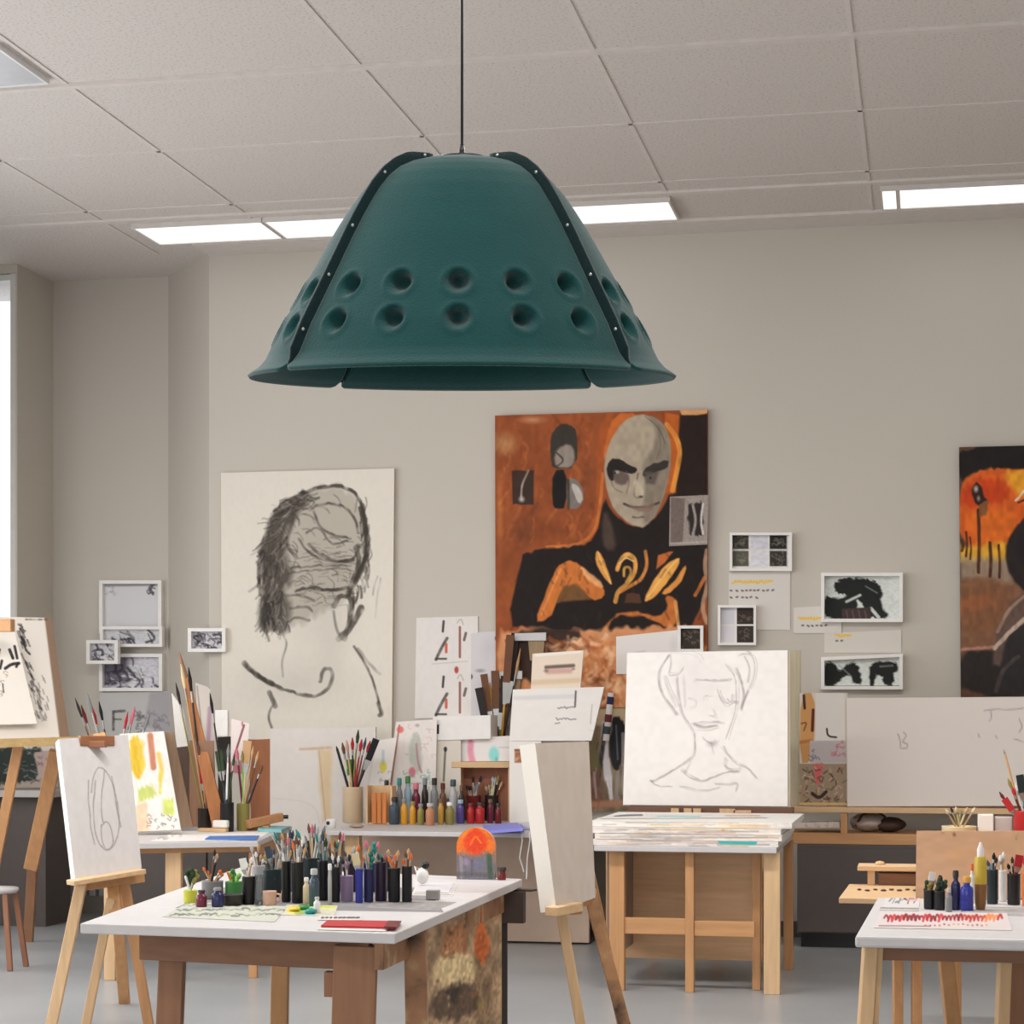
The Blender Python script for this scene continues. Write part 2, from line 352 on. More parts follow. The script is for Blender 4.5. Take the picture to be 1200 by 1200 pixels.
# arc-length parametrised profile
pr = [(r / LS, z / LS) for r, z in PROF]
acc = [0]
for a, c in zip(pr[:-1], pr[1:]): acc.append(acc[-1] + math.dist(a, c))
def prof(t):
    s_ = t * acc[-1]; r_ = np.interp(s_, acc, [p[0] for p in pr]); z_ = np.interp(s_, acc, [p[1] for p in pr]); return float(r_), float(z_)
def lamp_pt(ang, r, z):   # ang 0 faces the viewer
    v = (-FWD) * math.cos(ang) * r + RGT * math.sin(ang) * r + UP * z
    return lc + tilt @ v
FELT = mat((25, 74, 74), 0.9, kind='felt', spec=0.15); FELT_SHADE = mat((12, 38, 40), 0.9, kind='felt', spec=0.12)  # second felt is darkened: the shade along the seams is put into its colour
def tz(z): # t for a given height
    ts = np.linspace(0, 1, 400); zs = np.array([prof(x)[1] for x in ts]); return float(np.interp(z, zs, ts))
tD = [tz((441 - 391) / LS), tz((441 - 351) / LS)]
def panel(a0, a1, name, gap, parent, lab=None):
    n, m = 150, 90; b = MB(); ctr = (a0 + a1) / 2; sp = R(19.6) if abs(a1 - a0) > R(100) else R(16.5)
    dims = [(ctr + k * sp, t_) for k in (-2, -1, 0, 1, 2) for t_ in tD]
    vs = []
    for j in range(m + 1):
        t_ = (j / m) ** 1.0; r, z = prof(t_)
        for i in range(n + 1):
            u = i / n; corner = max(0, abs(u - .5) * 2 - 0.94) / 0.06
            tt = max(t_, 0.035 * (1 - math.sqrt(max(0, 1 - corner ** 2)))) if corner > 0 else t_
            r2, z2 = prof(tt); g = gap / max(r2, .05); a = a0 + g + (a1 - a0 - 2 * g) * u
            rr = r2
            for da, dt in dims:
                du = (a - da) * r2; dv = (tt - dt) * acc[-1]; q = math.hypot(du, dv)
                if q < 0.045:
                    k = q / 0.0175; rr -= 0.044 * math.exp(-k ** 3) - 0.004 * math.exp(-((k - 1.65) / 0.3) ** 2)
            vs.append(lamp_pt(a, rr, z2))
    W = n + 1
    b.add(vs, [(j * W + i, j * W + i + 1, (j + 1) * W + i + 1, (j + 1) * W + i) for j in range(m) for i in range(n)], True)
    o = b.build(name, FELT, parent); s_ = o.modifiers.new('thickness', 'SOLIDIFY'); s_.thickness = 0.006; s_.offset = -1
    return o
SE = [R(-51), R(51), R(139), R(221)]
for k in range(4):
    a0 = SE[k]; a1 = SE[(k + 1) % 4] + (2 * math.pi if k == 3 else 0)
    panel(a0, a1, 'shade_panel', 0.004, pend)
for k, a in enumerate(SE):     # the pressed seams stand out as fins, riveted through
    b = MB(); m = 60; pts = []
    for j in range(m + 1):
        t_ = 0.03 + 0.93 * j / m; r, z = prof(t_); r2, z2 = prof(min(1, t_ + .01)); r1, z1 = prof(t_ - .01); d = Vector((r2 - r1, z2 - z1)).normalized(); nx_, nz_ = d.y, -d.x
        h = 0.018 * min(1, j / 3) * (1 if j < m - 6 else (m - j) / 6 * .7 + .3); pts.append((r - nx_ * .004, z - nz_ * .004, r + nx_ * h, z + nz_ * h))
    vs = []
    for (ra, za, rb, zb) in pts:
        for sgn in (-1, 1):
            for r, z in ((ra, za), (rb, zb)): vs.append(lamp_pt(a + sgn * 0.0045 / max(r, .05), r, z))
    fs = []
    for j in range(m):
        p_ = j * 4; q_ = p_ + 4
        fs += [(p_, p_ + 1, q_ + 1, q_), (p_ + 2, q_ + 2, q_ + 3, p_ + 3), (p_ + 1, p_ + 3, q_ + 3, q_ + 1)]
    b.add(vs, fs + [(0, 2, 3, 1), (m * 4, m * 4 + 1, m * 4 + 3, m * 4 + 2)], True); fl = b.build('seam_fin', FELT_SHADE, pend)
    if k < 2:
        for t_ in (0.16, 0.36, 0.55, 0.76, 0.93):
            r, z = prof(t_); i = int((t_ - .03) / .93 * m); ra, za, rb, zb = pts[i]; c = lamp_pt(a, ra * .35 + rb * .65, za * .35 + zb * .65)
            b = MB(); sd = (RGT * math.cos(a) + FWD * math.sin(a)).normalized(); sd = tilt @ sd; 
            b.tube([c - sd * .0066, c - sd * .005, c + sd * .005, c + sd * .0066], [.0018, .0034, .0034, .0018], 10); b.build('rivet', mat((226, 226, 222), 0.25, 0.6), fl)
tc = lamp_pt(0, 0, prof(1)[1])
b = MB(); ax = tilt @ UP; b.tube([tc - ax * .012, tc + ax * .003, tc + ax * .006, tc + ax * .007], [.052, .052, .045, .01], 28); b.build('top_plate', BLACK, pend)
b = MB(); b.tube([tc, tc + UP * .012, tc + UP * .014, tc + UP * .03], [.009, .009, .006, .004], 14); b.build('cord_grip', BLACK, pend)
b = MB(); b.tube([tc + UP * .01, Vector((tc.x, tc.y, ZC - .03))], .0028, 8); b.build('cord', BLACK, pend)
b = MB(); b.lathe([(.005, -.045), (.05, -.04), (.06, -.01), (.06, -.001)], (tc.x, tc.y, ZC), 24); b.build('ceiling_canopy', BLACK, pend)
b = MB(); sc_ = lamp_pt(0, 0, .27); b.tube([sc_ + ax * .13, sc_ + ax * .02], .024, 16); so = b.build('lamp_socket', BLACK, pend)
b = MB(); b.tube([sc_ + ax * .02, sc_, sc_ - ax * .04, sc_ - ax * .07, sc_ - ax * .085], [.013, .016, .03, .024, .004], 16); b.build('bulb', mat((230, 228, 220), 0.3), pend)
# ================================================================== pictures on the wall
def Z5(pts): return [(240 + x / 3.158, 520 + y / 3.158) for x, y in pts]
def Z6(pts): return [(560 + x / 4, 460 + y / 4) for x, y in pts]
def Z7(pts): return [(820 + x / 3.158, 500 + y / 3.158) for x, y in pts]
def ZP(pts): return [(680 + x / 4.286, 730 + y / 4.286) for x, y in pts]
def paint_charcoal(a):
    k = (58, 52, 46); L = lambda p, w, al=.8, c=k, g=.5, wb=1.2: a.line(Z5(p), w, c, al, 1.6, g, wb)
    a.spot(375, 690, 60, 110, (176, 170, 160), .5); a.spot(350, 800, 90, 40, (176, 172, 162), .45); a.speck(.015, 60)
    a.poly(Z5([(195, 400), (240, 290), (330, 200), (420, 165), (520, 155), (590, 230), (605, 400), (560, 520), (500, 600), (300, 690), (200, 690)]), (150, 142, 130), .6, 9, 4)
    a.poly(Z5([(195, 390), (250, 250), (330, 195), (420, 170), (340, 280), (300, 330), (290, 420), (330, 500), (280, 560), (300, 690), (205, 690), (215, 560), (200, 480)]), k, .78, 8, 5)
    a.poly(Z5([(200, 560), (300, 540), (330, 610), (310, 700), (240, 690), (200, 690)]), (40, 36, 33), .6, 8, 4)
    for p, w_, al in (([(260, 250), (330, 195), (430, 160), (520, 155), (580, 200), (598, 300), (608, 400), (570, 480), (540, 560)], 4, .85),
                      ([(400, 240), (430, 220), (520, 225), (560, 280), (570, 330)], 3, .7), ([(410, 250), (430, 310), (480, 340), (540, 350)], 3, .7),
                      ([(380, 330), (430, 300), (470, 380), (530, 360)], 2.5, .6), ([(390, 370), (430, 410), (500, 440), (550, 430)], 4, .8),
                      ([(350, 350), (380, 400), (440, 430), (545, 440), (575, 380)], 3, .7), ([(320, 460), (420, 450), (540, 450)], 2.5, .6),
                      ([(310, 480), (430, 465), (500, 460), (550, 470)], 2, .5), ([(340, 545), (400, 530), (440, 540)], 3.5, .8), ([(440, 540), (480, 545), (530, 530)], 4, .9),
                      ([(300, 560), (360, 560), (410, 580)], 3, .6), ([(320, 610), (380, 600), (400, 620)], 3, .5), ([(310, 660), (350, 640), (390, 655)], 3, .5),
                      ([(580, 240), (600, 330), (600, 430), (560, 510)], 6, .8), ([(560, 380), (575, 440), (545, 520), (530, 560)], 6, .8), ([(230, 420), (220, 520), (210, 620)], 5, .7),
                      ([(270, 330), (240, 420), (240, 520)], 4, .6), ([(330, 280), (300, 380), (340, 420)], 4, .6), ([(250, 280), (300, 230), (380, 190)], 6, .6),
                      ([(210, 400), (196, 470), (205, 560)], 4, .8), ([(480, 600), (500, 560), (550, 570), (545, 640), (520, 720)], 6, .75), ([(500, 720), (540, 690), (580, 610)], 7, .75),
                      ([(480, 620), (490, 690), (510, 720)], 3, .6), ([(145, 815), (180, 850), (250, 895), (330, 920), (400, 938), (450, 920), (475, 870), (470, 830), (440, 835), (430, 880)], 4, .75),
                      ([(145, 810), (200, 865), (250, 890)], 6, .75), ([(245, 920), (262, 965), (250, 970), (235, 1010), (250, 1050)], 3, .7), ([(240, 920), (265, 970)], 6, .7),
                      ([(555, 750), (600, 820), (630, 890), (650, 1000)], 2.6, .75), ([(640, 960), (655, 1000), (645, 1005)], 5, .7), ([(570, 760), (620, 830), (650, 850)], 3, .3),
                      ([(620, 560), (625, 520), (640, 490)], 1.6, .35), ([(630, 640), (635, 560), (650, 500)], 1.6, .3), ([(290, 700), (310, 740), (285, 800), (290, 860)], 2.5, .4)):
        L(p, w_, al)
    cl = [(420, 170), (330, 205), (255, 290), (222, 400), (212, 520), (222, 610), (240, 690)]
    for _ in range(240):
        t = random.random() * (len(cl) - 1.01); i = int(t); f = t - i; x = cl[i][0] * (1 - f) + cl[i + 1][0] * f; y = cl[i][1] * (1 - f) + cl[i + 1][1] * f; dx = cl[i + 1][0] - cl[i][0]; dy = cl[i + 1][1] - cl[i][1]; n_ = math.hypot(dx, dy); o_ = random.uniform(-22, 75) if i > 1 else random.uniform(-10, 40); x += -dy / n_ * -o_ * (1 if True else 1); y += dx / n_ * -o_; q = math.atan2(dy, dx) + random.uniform(-.5, .5); s_ = random.uniform(25, 60)
        L([(x, y), (x + s_ * .5 * math.cos(q), y + s_ * .5 * math.sin(q)), (x + s_ * math.cos(q + .25), y + s_ * math.sin(q + .25))], random.uniform(1, 2.6), random.uniform(.3, .75), random.choice(((44, 40, 36), (70, 64, 58), (150, 142, 132))), .4, 1)
    for _ in range(70):
        t = random.random(); x = 575 + 28 * math.sin(t * 3) - 50 * max(0, t - .7) * 3 + random.gauss(0, 9); y = 200 + 400 * t; L([(x, y), (x + random.uniform(-6, 8), y + 22), (x + random.uniform(-14, 6), y + 45)], random.uniform(1, 2.4), random.uniform(.35, .75), k, .4, 1)
    for _ in range(60):
        x = random.uniform(330, 540); y = random.uniform(360, 600) + 0; L([(x, y), (x + random.uniform(15, 45), y + random.uniform(-10, 8))], random.uniform(.8, 1.8), random.uniform(.2, .5), k, .4, 1)
    for _ in range(70):
        x = random.uniform(200, 590); y = random.uniform(190, 560); q = random.uniform(-.7, .9)
        if (x - 480) ** 2 / 90 ** 2 + (y - 290) ** 2 / 70 ** 2 < 1 and random.random() < .8: continue
        L([(x, y), (x + 30 * math.cos(q), y + 30 * math.sin(q)), (x + 55 * math.cos(q + .5), y + 50 * math.sin(q + .5))], 1.4, .4)
    a.spot(390, 760, 24, 60, (190, 185, 175), .5)
sheet('charcoal_drawing', 'tall white sheet with a smudged charcoal head, pinned to the wall', 'drawing', [(259, 554), (462, 549), (459, 868), (260, 866)], on_y(WY - .03), .028, 250, (212, 205, 194), paint_charcoal, (205, 190, 165))

def paint_portrait(a):
    bl = (32, 25, 23); og = (196, 112, 52); yl = (226, 160, 78)
    a.speck(.16, 12)
    p = lambda pts, c, al=1, so=1.6, wb=1.0: a.poly(Z6(pts), c, al, so, wb)
    l = lambda pts, w_, c, al=1, g=.25: a.line(Z6(pts), w_, c, al, 1.4, g, .8)
    for _ in range(150):
        x = random.uniform(580, 712); y = random.uniform(486, 648); q = random.uniform(1.1, 2.0); n_ = random.uniform(6, 20)
        a.line([(x, y), (x + n_ * math.cos(q) + 1, y + n_ * .5 * math.sin(q)), (x + n_ * math.cos(q + .2), y + n_ * math.sin(q + .2))], random.uniform(2, 5), random.choice(((168, 88, 46), (124, 60, 32), (142, 72, 36), (190, 112, 62), (108, 54, 32))), .4, 1.6, .3)
    a.spot(592, 520, 20, 18, (206, 158, 108), .7); a.spot(625, 492, 22, 6, (205, 165, 130), .6); a.spot(586, 600, 6, 60, (196, 120, 62), .6); a.spot(640, 620, 30, 16, (110, 56, 30), .6); a.spot(612, 625, 18, 26, (92, 52, 34), .7); a.spot(690, 560, 14, 40, (110, 62, 38), .6); a.spot(600, 690, 14, 30, (170, 92, 44), .5)
    p([(590, 100), (650, 95), (600, 300), (575, 470), (560, 700), (500, 730), (560, 560), (560, 300)], (168, 84, 38), .8, 4)
    l([(590, 380), (580, 520), (560, 640), (490, 715), (330, 728)], 4, (206, 120, 58), .8)
    p([(880, 92), (960, 110), (960, 470), (880, 470)], (180, 90, 36), 1); p([(955, 105), (1080, 90), (1080, 480), (930, 480)], (38, 26, 22), 1, 3, 2)
    p([(950, 80), (1080, 78), (1080, 100), (960, 108)], (206, 150, 100), 1); l([(890, 150), (930, 200), (955, 270), (935, 380), (915, 460)], 6, (220, 142, 62)); p([(640, 100), (760, 92), (690, 140), (610, 300), (590, 330), (610, 200)], (190, 100, 46))
    p([(600, 480), (560, 690), (440, 730), (220, 740), (190, 830), (130, 1080), (260, 1110), (330, 1180), (640, 1180), (760, 1090), (1080, 1110), (1080, 480), (900, 470), (880, 520), (850, 580), (770, 640), (690, 610), (630, 550)], bl, 1, 2.5, 2)
    p([(600, 540), (640, 620), (660, 740), (600, 740), (585, 640)], (92, 74, 62), .7, 5)
    skin = (166, 152, 132)
    p([(730, 105), (800, 100), (870, 140), (905, 220), (908, 320), (890, 430), (850, 560), (790, 632), (740, 630), (670, 580), (630, 520), (600, 420), (595, 330), (625, 230), (670, 150)], skin, 1, 2)
    p([(800, 100), (870, 140), (905, 220), (908, 320), (890, 430), (850, 560), (790, 632), (770, 560), (790, 430), (770, 330), (840, 240), (830, 140)], (122, 110, 96), .75, 5)
    l([(790, 110), (850, 160), (880, 240)], 2, (90, 82, 74), .6); l([(850, 150), (860, 260), (840, 310)], 1.6, (96, 88, 78), .5)
    p([(605, 340), (650, 300), (720, 340), (755, 360), (735, 382), (690, 378), (650, 370), (640, 420), (615, 400)], (36, 32, 30), 1, 1.5); p([(770, 380), (800, 340), (900, 310), (890, 360), (830, 370), (790, 400)], (48, 42, 38), .95, 1.6)
    p([(640, 370), (690, 372), (720, 400), (690, 440), (640, 420)], (96, 80, 74), .9, 3); a.spot(724, 553, 5, 3, (190, 190, 186), .9); a.spot(762, 559, 5, 4, (170, 168, 160), .7); p([(780, 370), (850, 370), (830, 430), (790, 430)], (88, 78, 72), .8, 3); a.spot(722, 554, 2.2, 2.2, bl); a.spot(763, 560, 2.2, 2.6, bl)
    l([(755, 380), (735, 470), (740, 490), (770, 490)], 2, (92, 78, 68), .8); p([(735, 400), (765, 420), (785, 480), (750, 490), (735, 480)], (192, 178, 156), .8, 3); a.spot(752, 582, 4, 2, bl, .8)
    l([(690, 522), (722, 535), (768, 541), (820, 532), (852, 516)], 2.4, (60, 46, 42), .95); p([(700, 520), (760, 540), (840, 510), (820, 560), (750, 560)], (128, 102, 90), .8, 2.5); l([(730, 585), (780, 585)], 2, (70, 60, 54), .7); l([(680, 470), (640, 450), (625, 400)], 1.4, (110, 98, 86), .7); l([(700, 370), (715, 420), (700, 470)], 1.4, (110, 90, 80), .7)
    p([(355, 360), (470, 350), (470, 180), (430, 145), (375, 150), (345, 200), (345, 300)], (56, 50, 44)); p([(360, 290), (400, 240), (450, 250), (460, 320), (440, 350), (370, 350)], (140, 128, 118), 1, 3); l([(370, 280), (410, 320), (380, 340)], 2, (70, 62, 56)); p([(355, 362), (425, 362), (420, 540), (370, 550), (350, 520)], (26, 24, 23)); p([(425, 400), (470, 400), (505, 480), (480, 545), (420, 540)], (120, 112, 106)); p([(440, 420), (470, 430), (500, 490), (480, 530), (460, 490)], (190, 178, 170)); l([(430, 410), (430, 540)], 3, (60, 54, 50))
    p([(162, 365), (265, 365), (262, 525), (165, 525)], (58, 42, 34)); l([(240, 365), (210, 430), (205, 490)], 2, (160, 150, 140)); a.spot(612, 585, 5, 5, (200, 195, 188))
    p([(260, 1080), (330, 920), (370, 820), (420, 785), (480, 800), (540, 870), (600, 910), (600, 960), (540, 975), (470, 900), (400, 920), (370, 985), (340, 1060)], og, 1, 2, 1.4); p([(370, 985), (400, 910), (470, 895), (540, 970)], (120, 82, 46), .9, 3); p([(480, 810), (530, 840), (600, 905), (580, 920), (510, 870)], (222, 160, 108), .9, 2.5); l([(300, 1040), (350, 920), (390, 830)], 2.5, (222, 146, 84), .7)
    p([(560, 735), (590, 760), (630, 870), (635, 905), (590, 860), (555, 790)], (214, 150, 76)); l([(570, 750), (600, 830), (630, 895)], 1.6, (240, 186, 110))
    l([(660, 830), (680, 770), (720, 755), (745, 790), (740, 850), (700, 900), (660, 930), (650, 980)], 5, yl); l([(690, 860), (690, 820), (715, 815), (725, 845), (700, 885)], 3, (200, 150, 70)); l([(790, 745), (800, 810), (770, 880), (720, 905), (670, 935)], 4, (206, 130, 62)); l([(670, 800), (700, 770), (735, 790)], 2, (246, 200, 130))
    p([(780, 975), (820, 890), (880, 810), (950, 765), (945, 810), (900, 880), (850, 940), (800, 985)], yl); p([(860, 940), (930, 880), (975, 800), (980, 830), (950, 900), (890, 950)], (214, 140, 66)); l([(800, 960), (870, 860), (940, 780)], 1.6, (250, 200, 120)); p([(850, 760), (920, 745), (880, 800), (840, 830)], (186, 100, 50)); p([(700, 940), (760, 940), (770, 985), (690, 990)], (90, 58, 40), .9)
    p([(590, 1180), (600, 1090), (660, 1040), (720, 1050), (790, 1050), (870, 1090), (930, 1110), (945, 990), (930, 960), (880, 950), (900, 1010), (860, 1050), (760, 1030), (700, 1030), (640, 1040)], og, .95, 2.5, 1.5); l([(930, 980), (940, 1050), (945, 1110)], 4, (222, 160, 92)); l([(1060, 870), (1020, 950)], 4, og); l([(1072, 740), (1060, 820), (1078, 900), (1050, 1010), (1075, 1080)], 5, (190, 150, 120), .8)
    for _ in range(60):
        x = random.uniform(600, 828); y = random.uniform(648, 740); n_ = random.uniform(4, 12); q = random.uniform(.8, 2.4); a.line([(x, y), (x + n_ * math.cos(q), y + n_ * math.sin(q))], random.uniform(1.5, 3), random.choice(((58, 40, 30), (24, 19, 18), (84, 56, 36))), .3, 1.6, .3)
    a.poly([(600, 735), (690, 740), (735, 735), (830, 735), (830, 830), (580, 830), (580, 742)], (206, 142, 98), .96, 5, 4); a.poly([(590, 742), (650, 735), (690, 742), (660, 760), (650, 800), (615, 800), (600, 770)], (44, 32, 28), .9, 4, 3)
    for _ in range(130):
        x = random.uniform(640, 740); y = random.uniform(742, 826); q = random.uniform(0, 3); c = random.choice(((226, 178, 136), (190, 112, 62), (160, 84, 44), (236, 196, 160), (120, 66, 40)))
        a.line([(x, y), (x + 9 * math.cos(q), y + 9 * math.sin(q)), (x + 20 * math.cos(q + .5), y + 18 * math.sin(q + .5))], random.uniform(2, 6), c, .6, 2.4, .3, .8)
    a.speck(.12, 50)
sheet('oil_painting', 'large orange and black canvas of a pale bald hooded figure, on the wall', 'painting', [(580, 487), (829, 480), (829, 829), (581, 829)], on_y(WY - .05), .048, 300, (142, 74, 40), paint_portrait, (150, 84, 50))

def print_photo(a):
    a.poly([(786, 583), (803, 584), (800, 637), (786, 638)], (112, 98, 92)); a.poly([(806, 592), (824, 588), (823, 628), (808, 626)], (44, 38, 36), 1, 2, 2); a.line([(812, 592), (816, 610), (812, 626)], 3, (150, 140, 134)); a.line([(824, 590), (821, 610), (824, 626)], 2.5, (200, 190, 184)); a.line([(786, 637), (828, 635)], 2, (170, 162, 156)); a.speck(.15, 30)
sheet('photo_print', 'small grey photo print stuck over the right edge of the orange canvas', 'photo', [(785, 582), (830, 580), (829, 638), (784, 640)], on_y(WY - .056), .003, 46, (150, 138, 130), print_photo)

def paint_forest(a):
    p = lambda pts, c, al=1, so=2, wb=1.2: a.poly(Z7(pts), c, al, so, wb); l = lambda pts, w_, c, al=1: a.line(Z7(pts), w_, c, al, 1.4, .2, .8)
    p([(955, 570), (1500, 560), (1500, 840), (955, 840)], (122, 86, 64), 1, 8)
    p([(955, 215), (1010, 170), (1100, 150), (1200, 155), (1300, 160), (1400, 220), (1400, 480), (1150, 470), (955, 440)], (206, 92, 34), 1, 3, 2)
    p([(960, 240), (1000, 200), (1110, 190), (1150, 260), (1100, 280), (960, 300)], (186, 58, 24), .8, 6, 3); p([(1120, 165), (1200, 158), (1300, 180), (1300, 290), (1190, 265), (1150, 220)], (226, 156, 44), .95, 8, 3); p([(965, 330), (1080, 300), (1180, 330), (1150, 440), (1020, 430)], (214, 106, 36), .8, 8, 3)
    p([(965, 440), (1150, 430), (1150, 500), (970, 500)], (222, 168, 52), .9, 6, 3); p([(965, 480), (1160, 490), (1150, 580), (970, 560)], (158, 138, 118), .8, 8, 2)
    for x, y0, y1, w_ in ((1030, 310, 540, 4), (985, 390, 480, 2.5), (1075, 430, 555, 4), (1108, 440, 560, 3), (1000, 410, 490, 2), (970, 420, 460, 3)): l([(x, y0), (x + 6, (y0 + y1) / 2), (x + 2, y1)], w_, (70, 38, 24))
    p([(1000, 240), (1015, 205), (1040, 215), (1050, 260), (1070, 275), (1060, 300), (1020, 290)], (48, 32, 26)); a.spot(1144, 573, 4, 6, (206, 198, 190)); a.spot(1147, 584, 3, 5, (180, 160, 150)); p([(1030, 290), (1070, 270), (1060, 330), (1035, 330)], (128, 84, 50)); l([(1170, 275), (1200, 240), (1215, 230)], 2.5, (220, 210, 200)); l([(1180, 280), (1210, 270)], 2, (40, 30, 26))
    p([(960, 570), (1100, 560), (1160, 640), (1100, 760), (965, 760)], (124, 82, 56), .8, 10, 3); p([(965, 640), (1080, 620), (1100, 660), (970, 690)], (150, 90, 56), .7, 6, 3); l([(968, 825), (1090, 815)], 4, (178, 128, 116), .9); p([(960, 835), (1090, 825), (1500, 840), (1500, 1005), (960, 1005)], (44, 38, 36), 1, 4)
    p([(1090, 830), (1110, 720), (1160, 640), (1200, 615), (1300, 600), (1450, 700), (1450, 900), (1090, 900)], (96, 76, 68), 1, 4); p([(1120, 860), (1140, 780), (1200, 720), (1350, 700), (1450, 1000), (1090, 1000)], (46, 42, 42), 1, 4); l([(1095, 820), (1150, 760), (1205, 710)], 5, (190, 168, 150)); l([(1105, 760), (1140, 680), (1200, 630)], 4, (150, 122, 104)); p([(1130, 460), (1160, 380), (1220, 320), (1320, 330), (1370, 440), (1330, 600), (1210, 620), (1150, 560)], (40, 34, 34), 1, 3); l([(1100, 980), (1120, 900), (1180, 850)], 5, (84, 74, 72), .7)
    p([(955, 60), (1500, 55), (1500, 170), (1200, 160), (1100, 150), (1010, 165), (955, 210)], (32, 27, 26), 1, 3, 1.5); a.speck(.16, 40)
sheet('landscape_painting', 'dark-edged painting of fiery orange trees and a black-haired figure seen from behind', 'painting', [(1124, 524), (1290, 520), (1290, 814), (1126, 817)], on_y(WY - .05), .048, 200, (90, 64, 48), paint_forest, (40, 34, 32))

# ------------------------------------------------------------------ shadow-box frames and cards
FRAMEW = mat((232, 229, 225), 0.45)
def framed(label, x0, y0, x1, y1, y, paint, base=(150, 148, 150), bw=4.0, dpt=.045, nx=46, tops=(0, 0), group=None, name='picture_frame'):
    c = PY((x0 + x1) / 2, y1, y); t = thing(name, label, 'picture frame', c, group); b = MB()
    sl = -0.028 * 0.6
    Q = [(x0, y0 + tops[0]), (x1, y0 + tops[1]), (x1, y1), (x0, y1)]
    I = [(x0 + bw, y0 + tops[0] + bw), (x1 - bw, y0 + tops[1] + bw), (x1 - bw, y1 - bw), (x0 + bw, y1 - bw)]
    for k in range(4):
        j = (k + 1) % 4; f = [Q[k], Q[j], I[j], I[k]]; fr = [PY(*q, y - dpt) for q in f]; d = Vector((0, dpt, 0)); b.slab(fr, d)
    b.build('frame', FRAMEW, t)
    a = Art([(x0 + bw - 1, y0 + tops[0] + bw - 1), (x1 - bw + 1, y0 + tops[1] + bw - 1), (x1 - bw + 1, y1 - bw + 1), (x0 + bw - 1, y1 - bw + 1)], nx, base)
    paint(a); art_mesh('print', a, on_y(y - .012), .01, t); return t
def bw_marks(n, dark=(40, 38, 40), lightc=(206, 204, 206), tint=None):
    def f(a):
        x0, y0 = a.Q[0]; x1, y1 = a.Q[2]
        for i in range(n):
            x = random.uniform(x0, x1); y = random.uniform(y0, y1); q = random.uniform(-.4, 1.2); s_ = (x1 - x0) * .22
            a.line([(x, y), (x + s_ * math.cos(q), y + s_ * math.sin(q)), (x + 1.4 * s_ * math.cos(q + .8), y + s_ * math.sin(q + .8))], random.uniform(1.2, 3.2), random.choice((dark, lightc, dark, (112, 108, 114))), .85, 1.2, .2, .6)
        a.speck(.15, 24)
    return f
def six(a):
    c = [(58, 56, 50), (198, 196, 204), (38, 36, 36), (88, 86, 76), (206, 204, 210), (52, 48, 44)]
    for k in range(6):
        x = 857.5 + 22.3 * (k % 3); y = 625.5 + 20 * (k // 3); a.poly([(x, y), (x + 20, y), (x + 20, y + 18), (x, y + 18)], c[k], 1, .8)
        if k not in (1, 4): a.scribble(x + 3, y + 3, x + 16, y + 15, 9, 1.2, (128, 124, 108), .6)
    a.speck(.1, 20)
framed('white frame of six small photos, right of the orange canvas', 855, 624, 928, 669, WY, six, (214, 210, 206), 3, .05, 74)
def two(a):
    x0, y0 = a.Q[0]; x1, y1 = a.Q[2]; xm = (x0 + x1) / 2; ym = (y0 + y1) / 2
    a.poly([(x0, y0), (xm - 3, y0), (xm - 3, ym - 1), (x0, ym - 1)], (204, 202, 210), 1, .8); a.poly([(x0, ym + 1), (xm - 3, ym + 1), (xm - 3, y1), (x0, y1)], (210, 208, 214), 1, .8)
    for yy0, yy1 in ((y0, ym - 1), (ym + 1, y1)):
        a.poly([(xm, yy0), (x1, yy0), (x1, yy1), (xm, yy1)], (54, 46, 42), 1, .8); a.scribble(xm + 4, yy0 + 4, x1 - 5, yy1 - 4, 7, 1.2, (120, 104, 92), .6)
framed('small white frame of two dark photos beside two blank cards, below the yellow titled sheet', 841, 709, 886, 756, WY - .009, two, (220, 216, 212), 3, .05, 46)
framed('tiny white frame with one dark photo, at the lower right corner of the orange canvas', 794, 733, 824, 764, WY - .06, lambda a: (a.scribble(800, 740, 818, 757, 12, 1.2, (124, 108, 96), .6), a.speck(.2, 16)), (54, 46, 42), 3.5, .03, 32)
def brush_bw(kind):
    def f(a):
        x0, y0 = a.Q[0]; x1, y1 = a.Q[2]; W_ = x1 - x0; H_ = y1 - y0; g = lambda pts: [(x0 + u * W_, y0 + v * H_) for u, v in pts]; k = (34, 36, 34)
        if kind == 0:
            a.poly(g([(0, .45), (.2, .55), (.42, .38), (.45, 1), (0, 1)]), k, 1, 2, 1.5); a.poly(g([(.12, .2), (.25, .05), (.62, .08), (.78, .3), (.72, .62), (.9, .98), (.62, .98), (.5, .6), (.3, .45), (.15, .4)]), k, 1, 2, 2); a.line(g([(.3, .6), (.48, .45)]), 3, (206, 210, 206), .9); a.line(g([(.62, .75), (.72, .95)]), 4, (210, 212, 208), .9); a.line(g([(.55, .25), (.7, .4)]), 1.5, (140, 146, 142), .7)
            a.poly(g([(.24, .76), (.62, .72), (.62, 1.1), (.24, 1.1)]), (66, 52, 52), 1, 1); [a.line(g([(u, .8), (u + .02, 1)]), 1.6, (104, 86, 84), .8) for u in (.3, .38, .46, .54)]
        else:
            a.poly(g([(0, .1), (.14, .1), (.2, .45), (.32, .15), (.44, .1), (.52, .9), (.4, .9), (.34, .5), (.22, .7), (.16, .98), (0, .98)]), k, 1, 2, 1.5); a.poly(g([(.6, .1), (.95, .05), (.98, .4), (.9, .5), (.92, .95), (.8, .95), (.76, .6), (.68, .55), (.66, .98), (.6, .98)]), k, 1, 2, 1.5); a.line(g([(0, 1), (1, 1)]), 3, k)
            a.line(g([(.2, .2), (.36, .6)]), 2, (150, 156, 152), .6); a.line(g([(.74, .25), (.9, .22)]), 2, (160, 164, 160), .6)
        a.speck(.1, 30)
    return f
